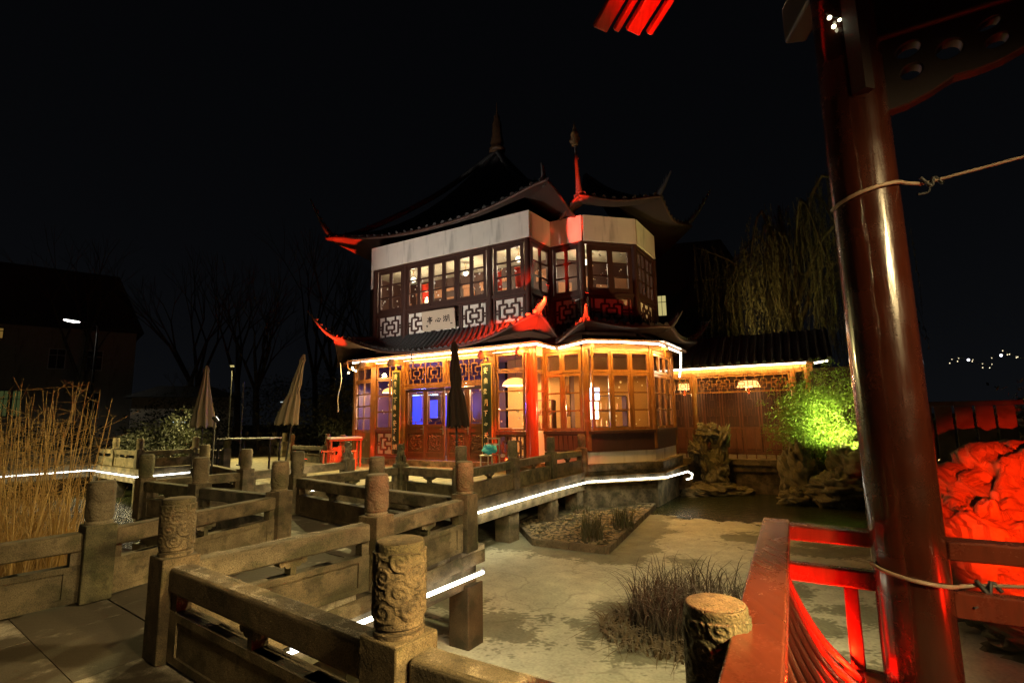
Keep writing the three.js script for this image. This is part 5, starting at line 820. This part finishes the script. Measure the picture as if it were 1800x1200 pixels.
function bareTree(label, pos, H, sd, { spread = 0.55, depth = 5, r = 0.16, group } = {}) {
  const t = thing('bare_tree', label, 'tree', pos, 0, group), tr = [], br = []; let s = sd; const q = () => ((s = (s * 16807) % 2147483647) / 2147483647);
  (function grow(p, d, L, r0, k) { const e = p.clone().addScaledVector(d, L), r1 = r0 * 0.72; (k === 0 ? tr : br).push(rod(p, e, r0, r1, k < 2 ? 8 : 5)); if (k >= depth) return; const n = k === 0 ? 3 : q() < 0.4 ? 3 : 2; for (let i = 0; i < n; i++) { const dd = d.clone().add(V((q() - 0.5) * 2 * spread, (q() - 0.2) * 0.4, (q() - 0.5) * 2 * spread)).normalize(); grow(e.clone().addScaledVector(d, -L * 0.15 * q()), dd, L * (0.62 + 0.25 * q()), r1 * (0.6 + 0.25 * q()), k + 1); } })(V(0, 0, 0), V((q() - 0.5) * 0.1, 1, 0).normalize(), H * 0.3, r, 0);
  mpart('trunk', tr, mt.bark, t); mpart('crown', br, mt.bark, t);
}
[[-33, -40, 17, 11, 'bare tree in front of the dark house at the far left, beside the street lamp'], [-27, -44, 18, 23, 'bare tree with forked trunk to the right of the street lamp'], [-22, -42, 17, 37, 'tall bare tree left of the umbrellas, black against the sky'], [-15, -44, 18, 51, 'bare tree behind the left umbrella'], [-11, -40, 15, 67, 'bare tree behind the terrace, left of the teahouse'], [-21, -33, 6, 79, 'small bare tree before the far left house wall'], [13, -44, 13, 91, 'bare tree far behind the teahouse on the right'], [-30, -50, 20, 101, 'tall bare tree behind the ridge of the far left house'], [-24.5, -50, 16, 113, 'bare tree behind the low annexe at the left'], [-18, -37, 14, 127, 'slender bare tree between the annexe and the left umbrella'], [-13, -50, 20, 139, 'tall bare tree seen between the two beige umbrellas'], [-9, -46, 17, 151, 'bare tree just left of the teahouse roof tips'], [-19.5, -52, 21, 163, 'tallest bare tree in the row behind the left shore']].forEach(([x, z, H, sd, l]) => bareTree(l, [x, -0.06, z], H, sd, { r: H * 0.016 }));
{ // weeping willow behind the gallery
  const t = thing('weeping_willow', 'weeping willow with long yellowish strands hanging over the gallery roof', 'tree', [13.2, -0.06, -24]), lim = [], L = [];
  const tip = []; for (let i = 0; i < 16; i++) { const a = (i / 16) * 6.28 + rr(-0.2, 0.2), R = rr(2.2, 4.6), p0 = V(rr(-0.2, 0.2), rr(5, 6.6), 0), p1 = V(Math.cos(a) * R * 0.5, rr(9, 12.4), Math.sin(a) * R * 0.5), p2 = V(Math.cos(a) * R, rr(6.5, 11), Math.sin(a) * R); const c = new THREE.CatmullRomCurve3([p0, p1, p2]); for (let k = 0; k < 8; k++) lim.push(rod(c.getPoint(k / 8), c.getPoint((k + 1) / 8), 0.12 * (1 - k / 9), 0.12 * (1 - (k + 1) / 9), 6)); tip.push(c); }
  mpart('trunk', [rod(V(0, 0, 0), V(0.2, 3, 0), 0.38, 0.3, 12), rod(V(0.2, 3, 0), V(0, 6.4, 0), 0.3, 0.2, 12)], mt.bark, t); mpart('limb', lim, mt.bark, t);
  const str = [], nodes = []; for (let i = 0; i < 720; i++) { const p = tip[i % 16].getPoint(rr(0.3, 1)).add(V(rr(-0.5, 0.5), rr(-0.2, 0.3), rr(-0.5, 0.5))), len = rr(1.5, Math.min(7.5, p.y - 3.3)), dx = rr(-0.25, 0.25), dz = rr(-0.25, 0.25); let o = p; for (let k = 1; k <= 6; k++) { const e = p.clone().add(V(dx * Math.sin(k * 0.7), -len * k / 6, dz * Math.sin(k * 0.8))); str.push(rod(o, e, 0.008, 0.007, 3)); for (let m = 0; m < 5; m++) nodes.push(o.clone().lerp(e, rnd())); o = e; } }
  stuff(part('strands', merge(str), willowMat, t)); leaves(nodes.length, (i) => [nodes[i], V(rr(-0.6, 0.6), -1, rr(-0.6, 0.6)).normalize()], willowMat, 'foliage', t, 0.018, 0.16);
}
function shrub(label, pos, R, H, n, mat, name = 'evergreen_shrub', lw = 0.04, ll = 0.18) { const t = thing(name, label, 'shrub', pos), cl = Array.from({ length: 34 }, () => { const a = rnd() * 6.28, r = Math.sqrt(rnd()) * R; return V(Math.cos(a) * r, rr(0.15, 1) * H * (1 - 0.4 * r / R), Math.sin(a) * r); }); part('stem', cl.slice(0, 14).map((c) => rod(V(0, 0, 0), c, 0.025, 0.008, 5)), mt.bark, t); leaves(n, (i) => [cl[i % 34].clone().add(V(rr(-1, 1), rr(-0.8, 0.8), rr(-1, 1)).multiplyScalar(R * 0.28)), V(rr(-1, 1), rr(-0.7, 0.6), rr(-1, 1)).normalize()], mat, 'foliage', t, lw, ll); }
const shrubMat = leafMat(0.028, 0.034, 0.01), darkShrub = leafMat(0.02, 0.026, 0.01);
shrub('green shrub faintly lit, left of the left umbrella', [-15.6, -0.06, -23.5], 1.5, 2.6, 4200, shrubMat);
shrub('dark hedge behind the table and the umbrellas', [-10.5, -0.06, -30], 3.2, 4.2, 3200, darkShrub); shrub('dark evergreen mass directly left of the teahouse', [-7.6, -0.06, -27.5], 2.0, 5.2, 3600, leafMat(0.06, 0.06, 0.018)); shrub('tall dark evergreen between the umbrellas and the far trees', [-14, -0.06, -36], 3.2, 7, 3400, darkShrub);
shrub('dark bushes under the tiny lights at the far right', [15, -0.06, -15], 2.4, 2.6, 2600, darkShrub); shrub('dark bush behind the red rockery', [11, -0.06, -9.5], 1.6, 1.9, 2200, darkShrub);
shrub('dark hedge along the left shore behind the balustrade lights', [-20, -0.06, -34], 3.4, 4.4, 3200, darkShrub); shrub('dark shrub in front of the far left house wall', [-27, -0.06, -31], 2.2, 2.2, 2200, darkShrub);

// ------------------------------------------------------------------ terrace furniture
function umbrella(label, pos, H, mat, { lean = 0, leanZ = 0, gap = 1.5, r = 0.26, poleM = mt.black, twist = 0 } = {}) {
  const t = thing('closed_umbrella', label, 'umbrella', pos), n = 64, m = 22, P = [], I = [], len = H - gap;
  for (let j = 0; j <= m; j++) for (let i = 0; i <= n; i++) {
    const v = j / m, a = i / n * 6.283, fold = 0.5 + 0.5 * Math.cos(a * 8 + 2.5 * twist * v + 0.7 * Math.sin(v * 5 + a)), base = v < 0.08 ? lerp(0.03, 0.1, v / 0.08) : v < 0.14 ? lerp(0.1, 0.075, (v - 0.08) / 0.06) : lerp(0.08, r, Math.pow((v - 0.14) / 0.86, 1.15));
    const pinch = 1 - 0.3 * Math.exp(-Math.pow((v - 0.55) / 0.07, 2)) * Math.abs(twist), rad = base * pinch * (0.72 + 0.42 * fold);
    P.push(Math.cos(a) * rad + lean * (1 - v) * len, H - v * len - (j === m ? 0.1 * fold : 0), Math.sin(a) * rad + leanZ * (1 - v) * len);
  }
  for (let j = 0; j < m; j++) for (let i = 0; i < n; i++) { const a = j * (n + 1) + i, b = a + n + 1; I.push(a, b, a + 1, a + 1, b, b + 1); }
  const g = new THREE.BufferGeometry(); g.setAttribute('position', new THREE.Float32BufferAttribute(P, 3)); g.setIndex(I); g.computeVertexNormals();
  mpart('canopy', g, mat, t); part('pole', rod(V(0, 0, 0), V(lean * len, H, leanZ * len), 0.03, 0.025, 10), poleM, t); part('base_plate', cyl(0.3, 0.28, 0.05, 0, 0, 0, 20), mt.black, t);
}
const canvas = std({ map: grain, color: C(0.5, 0.42, 0.3), roughness: 0.95, side: THREE.DoubleSide }), darkCanvas = std({ map: grain, color: C(0.05, 0.032, 0.022), roughness: 0.95, side: THREE.DoubleSide });
umbrella('beige closed umbrella, the left one of the two on the terrace', [-11.4, 0, -19.3], 3.75, canvas, { gap: 1.55, r: 0.4 });
umbrella('beige closed umbrella tied at the middle and leaning right, nearer the teahouse', [-7.95, 0, -18.4], 4.0, canvas, { gap: 1.6, r: 0.36, lean: 0.22, twist: 0.8 });
umbrella('tall dark brown closed umbrella standing before the teahouse doors', [-1.42, 0, -13.4], 3.62, darkCanvas, { gap: 1.5, r: 0.27, lean: -0.04, twist: 0.9 });
{ const t = thing('terrace_table', 'long narrow dark table on thin legs between the two beige umbrellas', 'table', [-9.6, 0, -19.2], -0.05); mpart('tabletop', rb(2.0, 0.04, 0.8, 0.01, 0, 1.05, 0), mt.snow, t); for (const a of [-0.95, 0, 0.95]) part('leg', bx(0.05, 1.03, 0.05, a, 0.515, 0.35), mt.black, t); for (const a of [-0.95, 0.95]) part('leg', bx(0.05, 1.03, 0.05, a, 0.515, -0.35), mt.black, t); }
{ const t = thing('lamp_pole', 'thin dark pole standing on the terrace between the beige umbrellas', 'pole', [-10.6, 0, -20.5]); part('pole', cyl(0.03, 0.025, 3.2, 0, 0, 0, 10), mt.black, t); part('foot', cyl(0.12, 0.1, 0.05, 0, 0, 0, 14), mt.black, t); }
{ const t = thing('snowy_table', 'red table with a snow-covered top at the left corner of the teahouse', 'table', [-6.05, 0.0, -18.9], 0.5); part('snow', rb(1.1, 0.07, 0.7, 0.03, 0, 1.02, 0), mt.snow, t); mpart('tabletop', bx(1.14, 0.05, 0.74, 0, 0.955, 0), mt.redCol, t); for (const a of [-0.5, 0.5]) for (const b of [-0.3, 0.3]) part('leg', bx(0.06, 0.93, 0.06, a, 0.465, b), mt.redCol, t); }
for (const [x, z, l] of [[-6.35, -18.2, 'red wooden stool left in front of the snow-covered table'], [-5.6, -18.1, 'red wooden stool right in front of the snow-covered table']]) { const t = thing('stool', l, 'stool', [x, 0, z], 0.4); mpart('seat', rb(0.42, 0.05, 0.42, 0.01, 0, 0.6, 0), mt.redCol, t); for (const a of [-0.17, 0.17]) for (const b of [-0.17, 0.17]) part('leg', bx(0.045, 0.58, 0.045, a, 0.29, b), mt.redCol, t); }
{ const p = onFace(fMain, 5.75, 0.75), t = thing('garden_chair', 'light metal chair by the doors with a bright blue cloth on it', 'chair', [p[0], 0, p[1]], fMain.ry); part('seat', rb(0.46, 0.04, 0.46, 0.01, 0, 0.5, 0), mt.metal, t); part('backrest', [bx(0.46, 0.05, 0.03, 0, 1.0, -0.22), bx(0.46, 0.05, 0.03, 0, 0.82, -0.22)], mt.metal, t); for (const a of [-0.21, 0.21]) { part('leg', bx(0.035, 1.0, 0.035, a, 0.5, -0.22), mt.metal, t); part('leg', bx(0.035, 0.5, 0.035, a, 0.25, 0.2), mt.metal, t); }
  const c = thing('blue_cloth', 'crumpled bright blue cloth lying on the metal chair', 'cloth', [p[0], 0.52, p[1]]); part('folds', rockGeo([0.24, 0.16, 0.2], 8, 0.35, 28).translate(0, 0.16, 0.02), std({ color: C(0.03, 0.4, 0.62), roughness: 0.7 }), c); }
{ // loose glowing cable hanging from the left eave corner
  const t = thing('hanging_cable', 'pale cable with a plug hanging from the left eave corner of the teahouse', 'cable', [-6.55, 3.8, -19.7]); part('cable', tube([V(0, 0, 0), V(0.06, -0.7, 0.02), V(-0.05, -1.3, 0), V(-0.02, -1.75, 0.02)], 0.012, 6), std({ color: C(0.7, 0.7, 0.55), roughness: 0.6 }), t); part('plug', cyl(0.03, 0.03, 0.08, -0.02, -1.84, 0.02, 8), mt.snow, t);
}
{ // bright lights seen at the left eave corner
  const t = thing('lamp_cluster', 'cluster of dazzling bulbs under the left eave corner of the teahouse', 'lamp', [-6.25, 3.55, -19.75]); for (let i = 0; i < 5; i++) part('bulb', new THREE.SphereGeometry(0.045, 10, 8).translate(rr(-0.1, 0.3), rr(-0.14, 0.1), rr(-0.1, 0.1)), glow(6, 4.8, 2.6), t); part('bracket', tube([V(-0.05, 0.3, 0), V(0, 0.05, 0), V(0.25, -0.05, 0)], 0.02, 6), mt.woodLow, t); pointLamp('cluster', [-6.1, 3.4, -19.5], [1, 0.6, 0.22], 6, 0.1);
}

// ------------------------------------------------------------------ the near garden pavilion: column, bench rail, eaves
const KX = 2.12, KZ = -2.95;
{
  const p = thing('garden_pavilion', 'garden pavilion at the right: tall glossy dark red column, curved-back bench rail and eaves', 'pavilion', [KX, 0, KZ]);
  mpart('platform', b2(-1.15, 6, -1.6, -0.004, 0.35, 6).rotateY(-0.6), mt.stone, p);
  mpart('platform_edge', b2(-0.78, 6, -1.6, -0.004, -0.3, 0.346).rotateY(-0.6), mt.stone, p);
  mpart('column', cyl(0.172, 0.168, 5.2, 0, 0.12, 0, 48), mt.lacquer, p, [0, 0, 0], 0, 'tall glossy dark red round column');
  mpart('column_base', new THREE.LatheGeometry([[0, 0], [0.25, 0], [0.27, 0.05], [0.24, 0.11], [0.19, 0.125], [0, 0.125]].map((a) => new THREE.Vector2(...a)), 32), mt.stone, p);
  const bar = (a, b, w, h) => { const d = b.clone().sub(a), L = d.length(); return rb(L, h, w, Math.min(w, h) * 0.15).rotateZ(Math.atan2(d.y, Math.hypot(d.x, d.z))).rotateY(Math.atan2(-d.z, d.x)).translate((a.x + b.x) / 2, (a.y + b.y) / 2, (a.z + b.z) / 2); };
  const q = (x, y, z) => V(x - KX, y, z - KZ);
  // rail along the near side, running towards the viewer from the far corner
  const c = [1.63, -3.38], d = [-0.47, 0.883], far = (s, y, o = 0) => q(c[0] - d[0] * -s + o * 0.883, y, c[1] + d[1] * s + o * 0.47);
  const e = [0.83, 0.557], cr = (s, y, o = 0) => q(c[0] + e[0] * s, y, c[1] + e[1] * s);
  mpart('handrail', bar(far(-0.06, 0.95), far(2.6, 0.95), 0.15, 0.075), mt.railRed, p);
  mpart('cross_rail', [bar(cr(0.07, 0.93), cr(0.62, 0.93), 0.11, 0.09)], mt.railRed, p);
  mpart('middle_rail', [bar(cr(0.05, 0.7), cr(0.62, 0.7), 0.08, 0.1), bar(far(0.06, 0.7), far(2.6, 0.7), 0.06, 0.06)], mt.railRed, p);
  mpart('bottom_rail', [bar(cr(0.05, 0.16), cr(0.62, 0.16), 0.09, 0.1), bar(far(0.06, 0.16), far(2.6, 0.16), 0.09, 0.1)], mt.railRed, p);
  mpart('corner_post', bar(cr(0.0, 0.02), cr(0.001, 0.91), 0.08, 0.08), mt.railRed, p);
  mpart('rail_stile', [bar(cr(0.36, 0.21), cr(0.361, 0.65), 0.05, 0.07)], mt.railRed, p); mpart('rail_stile', [bar(cr(0.585, 0.21), cr(0.586, 0.89), 0.05, 0.05)], mt.railRed, p);
  for (let i = 0; i < 11; i++) { const s = 0.14 + i * 0.17; mpart('curved_slat', tube([far(s, 0.92, 0.0), far(s, 0.75, 0.02), far(s, 0.55, 0.09), far(s, 0.36, 0.2), far(s, 0.2, 0.36)], 0.018, 6, 14), mt.railRed, p); }
  mpart('bench_seat', bar(far(0.1, 0.2, 0.42), far(2.6, 0.2, 0.42), 0.1, 0.06), mt.railRed, p);
  // rails on the other side of the column
  const g2 = (s, y) => q(KX + 0.86 * s, y, KZ + 0.51 * s);
  mpart('cross_rail', bar(g2(0.16, 0.93), g2(3.2, 0.93), 0.12, 0.1), mt.railRed, p); mpart('middle_rail', bar(g2(0.16, 0.66), g2(3.2, 0.66), 0.08, 0.13), mt.railRed, p); mpart('bottom_rail', bar(g2(0.16, 0.2), g2(3.2, 0.2), 0.09, 0.1), mt.railRed, p);
  for (const s of [0.62, 1.2, 1.8]) mpart('rail_stile', bar(g2(s, 0.2), g2(s + 0.001, 0.93), 0.06, 0.1), mt.railRed, p);
  mpart('bench_arm', new THREE.TorusGeometry(0.4, 0.07, 10, 24, 2.2).rotateY(0.5).translate(...q(2.75, 0.35, -2.2).toArray()), mt.railRed, p);
  // beams and carved brackets under the eaves
  mpart('eave_beam', [bar(g2(0.1, 4.03), g2(3.4, 4.03), 0.16, 0.4), bar(q(KX, 4.6, KZ), far(-0.5, 4.6, 0.4), 0.16, 0.3)], mt.lacquerDark, p);
  const sc = new THREE.Shape(); sc.moveTo(0, 0); sc.lineTo(1.5, 0); sc.lineTo(1.5, -0.08); for (let i = 0; i <= 14; i++) { const t = i / 14; sc.lineTo(1.5 - 1.5 * t, -0.08 - 0.34 * Math.pow(t, 1.3) - 0.035 * Math.abs(Math.sin(t * 12))); } sc.closePath();
  for (const [x, y, a, b] of [[0.14, -0.1, 0.07, 0.05], [0.14, -0.24, 0.06, 0.05], [0.32, -0.17, 0.07, 0.06], [0.5, -0.09, 0.06, 0.035], [0.52, -0.2, 0.06, 0.04], [0.7, -0.13, 0.07, 0.045], [0.9, -0.09, 0.07, 0.035], [1.08, -0.08, 0.05, 0.025]]) { const h = new THREE.Path(); h.absellipse(x, y, a, b, 0, 6.283, false, 0.4); sc.holes.push(h); }
  mpart('carved_bracket', new THREE.ExtrudeGeometry(sc, { depth: 0.07, bevelEnabled: true, bevelSize: 0.008, bevelThickness: 0.008, bevelSegments: 1 }).rotateY(-0.535).translate(0.14, 3.83, 0.05), mt.lacquerDark, p);
  mpart('column_bracket', [bx(0.07, 0.95, 0.09, -0.06, 3.95, 0.17, 0.3)], mt.lacquerDark, p);
  // the eave corner that juts into the top of the view
  for (let i = 0; i < 4; i++) mpart('eave_rafter', rb(i % 2 ? 0.05 : 0.13, 0.05, 1.2, 0.012).rotateX(-0.42).rotateY(0.5).translate(...q(1.0 + i * 0.12, 4.93 - 0.04 * i, -3.25 + i * 0.03).toArray()), mt.redCol, p);
  mpart('roof', (() => { const s = new THREE.BufferGeometry(), v = [q(0.55, 5.0, -3.6), q(6, 5.0, 0.2), q(6, 7.2, 3), q(0.55, 5.0, -3.6), q(6, 7.2, 3), q(2.4, 7.2, 3), q(0.55, 5.0, -3.6), q(2.4, 7.2, 3), q(1.9, 5.0, 3)]; s.setAttribute('position', new THREE.Float32BufferAttribute(v.flatMap((a) => a.toArray()), 3)); s.computeVertexNormals(); return s; })(), mt.tile, p);
}
{ // wires tied round the column
  const ring = (y, s0, s1, dy) => Array.from({ length: 15 }, (_, i) => { const a = lerp(s0, s1, i / 14); return V(KX + Math.sin(a) * 0.187, y + dy * (i / 14), KZ + Math.cos(a) * 0.187); });
  const wireM = std({ color: C(0.22, 0.16, 0.11), roughness: 0.55 });
  for (const [y, dy, end, l] of [[2.84, 0.1, V(1.6, 0.2, 0.75), 'pale wire looped round the upper part of the big red column'], [0.83, -0.08, V(1.6, 0.06, 0.8), 'pale wire looped round the big red column at rail height']]) {
    const pts = ring(y, -1.75, 0.85, dy), o = pts[0], last = pts[14], t = thing('tied_wire', l, 'wire', o.toArray()); const r = pts.map((p) => p.clone().sub(o)), E = last.clone().sub(o);
    part('loop', tube([...r, E.clone().add(V(0.12, 0.0, -0.02))], 0.011, 8, 60), wireM, t);
    part('knot', [tube([E.clone().add(V(0.1, 0.03, 0)), E.clone().add(V(0.14, -0.03, 0.02)), E.clone().add(V(0.17, 0.025, 0.01)), E.clone().add(V(0.2, -0.02, 0.03))], 0.011, 6), tube([E.clone().add(V(0.15, 0, 0)), E.clone().add(V(0.11, -0.07, 0.03)), E.clone().add(V(0.04, -0.09, 0.04))], 0.006, 6)], mt.black, t);
    part('tail', tube([E.clone().add(V(0.12, 0, -0.02)), E.clone().add(V(0.4, 0.03, 0.15)), E.clone().add(end)], 0.009, 8), wireM, t);
  }
}
{ const t = thing('bulb_string', 'few tiny white bulbs at the top of the big red column', 'string lights', [1.95, 4.0, -2.83]); for (const [x, y] of [[0, 0.0], [0.06, -0.02], [0.02, -0.06], [0.1, 0.02]]) part('bulb', new THREE.SphereGeometry(0.013, 8, 6).translate(x, y, 0), glow(6, 5.6, 3.6), t); part('wire', tube([V(-0.02, 0.03, 0), V(0.04, 0.0, 0), V(0.12, 0.04, 0)], 0.004, 5), mt.black, t); }

// ------------------------------------------------------------------ far right and far left background
{
  const t = thing('board_fence', 'brown board fence behind the red rockery', 'fence', [8.6, -0.06, -9.6], -0.45); for (let i = 0; i < 5; i++) mpart('board', rb(0.26, 1.75, 0.04, 0.01, 0.3 * i - 0.9, 0.9, 0), mt.bark, t); mpart('rail', bx(1.7, 0.08, 0.05, -0.3, 1.82, 0), mt.bark, t); mpart('rail', bx(1.7, 0.08, 0.05, -0.3, 0.4, -0.05), mt.bark, t);
}
{
  const t = thing('fairy_lights', 'string of tiny white lights in the dark bushes at the far right', 'string lights', [13.6, 3.0, -15.5]); const pts = []; for (let i = 0; i <= 40; i++) pts.push(V(i * 0.1 - 0.4, 0.16 * Math.sin(i * 0.5) + 0.012 * i + rr(-0.12, 0.12), rr(-0.2, 0.2)));
  part('wire', tube(pts, 0.006, 4, 80), mt.black, t); pts.forEach((p, i) => part('bulb', new THREE.SphereGeometry(i % 9 === 4 ? 0.035 : 0.014, 6, 5).translate(p.x, p.y - 0.02, p.z), glow(...(i % 9 === 4 ? [6, 6, 7] : [2.2, 1.8, 1.1])), t));
}
function house2(label, pos, ry, w, h, dp, roofH, wall, wins, lit) {
  const t = thing('plain_house', label, 'house', pos, ry); mpart('wall', b2(-w / 2, w / 2, 0, h, -dp, 0), wall, t);
  const s = new THREE.Shape([[-w / 2 - 0.5, 0], [w / 2 + 0.5, 0], [w / 2 - 1.6, roofH], [-w / 2 + 1.6, roofH]].map((a) => new THREE.Vector2(...a)));
  mpart('roof', new THREE.ExtrudeGeometry(s, { depth: dp + 0.8, bevelEnabled: false }).translate(0, h + 0.003, -dp - 0.4), mt.tile, t);
  wins.forEach(([x, y, ww, wh], i) => { const f = mpart('window', [...frameStrips(x, x + ww, y, y + wh, 0.07, 0.03, 0.1), b2(x + ww / 2 - 0.025, x + ww / 2 + 0.025, y + 0.07, y + wh - 0.07, 0, 0.07), b2(x + 0.07, x + ww - 0.07, y + wh * 0.66, y + wh * 0.66 + 0.05, 0, 0.065)], lit[i] ? mt.black : mt.plaster, t); part('pane', new THREE.PlaneGeometry(ww - 0.1, wh - 0.1).translate(x + ww / 2, y + wh / 2, 0.012), lit[i] ? glow(...lit[i]) : mt.black, f); });
}
const dimWall = std({ map: plasterMap, color: C(0.55, 0.5, 0.42), roughness: 0.95 });
house2('large dim pale house with a dark roof at the far left, two windows lit greenish', [-39.5, -0.06, -40], 0.72, 16.6, 9.6, 9, 4.8, dimWall, [[0.0, 2.4, 0.62, 2.05], [0.75, 2.4, 0.62, 2.05], [2.6, 6.2, 1.1, 1.7], [5, 6.2, 1.1, 1.7], [-0.9, 8.4, 0.8, 0.9], [5.2, 2.2, 1.0, 2.2]], [[0.035, 0.045, 0.014], [0.035, 0.045, 0.014], null, null, [0.16, 0.09, 0.02], null]);
house2('low pale annexe right of the large dim house', [-24.5, -0.06, -39], 0.5, 6.5, 3.6, 4, 0.8, dimWall, [[-1.5, 0.9, 1, 1.4], [1, 0.9, 1, 1.4]], [null, null]);
house2('dark distant building behind the teahouse on the right, one small yellow window', [16, -0.06, -52], -0.25, 14, 15, 8, 4, std({ color: C(0.06, 0.055, 0.05), roughness: 1 }), [[-1.1, 11.6, 0.95, 2.2], [3, 9, 1, 1.8]], [[0.5, 0.42, 0.16], null]);
{ // street lamp at the far left
  const t = thing('street_lamp', 'street lamp with a bright white oval head in front of the dark house', 'street lamp', [-27.5, -0.06, -34]); mpart('pole', [cyl(0.09, 0.06, 8.2, 0, 0, 0, 10), rod(V(0, 8.2, 0), V(-1.0, 8.55, 0.3), 0.05, 0.04, 8)], mt.black, t); part('lamp_head', new THREE.SphereGeometry(1, 16, 10).scale(0.62, 0.1, 0.25).rotateZ(-0.16).translate(-1.45, 8.55, 0.35), mt.black, t);
  part('lamp_glass', new THREE.SphereGeometry(1, 16, 10).scale(0.55, 0.1, 0.22).rotateZ(-0.16).translate(-1.47, 8.48, 0.38), glow(5.5, 5.5, 5), t); spotLamp('street', [-28.97, 8.3, -33.6], [-28.5, 0, -34.5], [1, 0.95, 0.8], 36, 1.25, { radius: 0.2 });
}
{ const t = thing('tube_lamp', 'short bluish tube light low in front of the far left annexe', 'lamp', [-19.2, 1.7, -30]); part('tube', cyl(0.03, 0.03, 0.9, 0, 0, 0, 8).rotateZ(Math.PI / 2).translate(0.45, 0, 0), glow(1.2, 1.6, 2.0), t); part('housing', bx(0.95, 0.05, 0.08, 0, 0.06, 0), mt.black, t); part('post', cyl(0.03, 0.03, 1.75, 0, -1.75, 0, 6), mt.black, t); }
{ const t = thing('tube_lamp', 'short white tube light behind the terrace between the beige umbrellas', 'lamp', [-12.4, 2.7, -29]); part('tube', cyl(0.025, 0.025, 1.0, 0, 0, 0, 8).rotateZ(Math.PI / 2).translate(0.5, 0, 0), glow(0.5, 0.55, 0.55), t); part('housing', bx(1.05, 0.05, 0.08, 0, 0.06, 0), mt.black, t); part('post', cyl(0.03, 0.03, 2.75, 0, -2.75, 0, 6), mt.black, t); }
{ const t = thing('bollard_lamp', 'small ground lamp shining through the far left balustrade', 'lamp', AB(8.0, -23.4).flatMap((v, i) => (i ? [0.45, v] : [v]))); part('globe', new THREE.SphereGeometry(0.06, 12, 8), glow(6, 6, 4), t); part('post', cyl(0.03, 0.03, 0.45, 0, -0.45, 0, 8), mt.black, t); pointLamp('bollard', AB(7.9, -23.4).flatMap((v, i) => (i ? [0.62, v] : [v])), [1, 0.85, 0.45], 2, 0.06); }
{ const pos = AB(6.7, -9.6), t = thing('deck_lamp', 'small white lamp low on the bridge floor behind the mid-left drum posts', 'lamp', [pos[0], 0.02, pos[1]]); part('lamp_face', rb(0.3, 0.1, 0.12, 0.02, 0, 0.1, 0), glow(5, 5, 4.2), t); part('lamp_foot', cyl(0.08, 0.06, 0.05, 0, 0, 0, 10), mt.black, t); pointLamp('deck', [pos[0], 0.4, pos[1] + 0.1], [1, 0.88, 0.55], 3, 0.06); }
// unseen yellow floods, placed to wash the terrace floor and the far bank
floodlight('unseen yellow floodlight above the terrace, placed to light its floor before the teahouse', [-3.4, 3.5, -17.3], [-4.5, 0, -15.2], [1, 0.8, 0.3], 260, 1.1, { hang: 0.3, size: 0.08, glow: 1 });  // unseen; brightens the floor before the doors
floodlight('unseen yellow floodlight on a pole, placed to light the far terrace', [-13, 4.2, -24], [-12.5, 0, -20], [1, 0.82, 0.3], 300, 1.1, { stand: 4.2, size: 0.1, glow: 0.6 });  // unseen; brightens the far terrace floor
floodlight('unseen yellow floodlight left of the frame, placed to light the far bank balustrade', [-22, 3.2, -14.5], [-15.5, -0.2, -20.8], [1, 0.8, 0.3], 800, 0.3, { stand: 3.3, size: 0.1 });  // out of view; makes the far balustrade yellow
renderer.render(scene, camera);
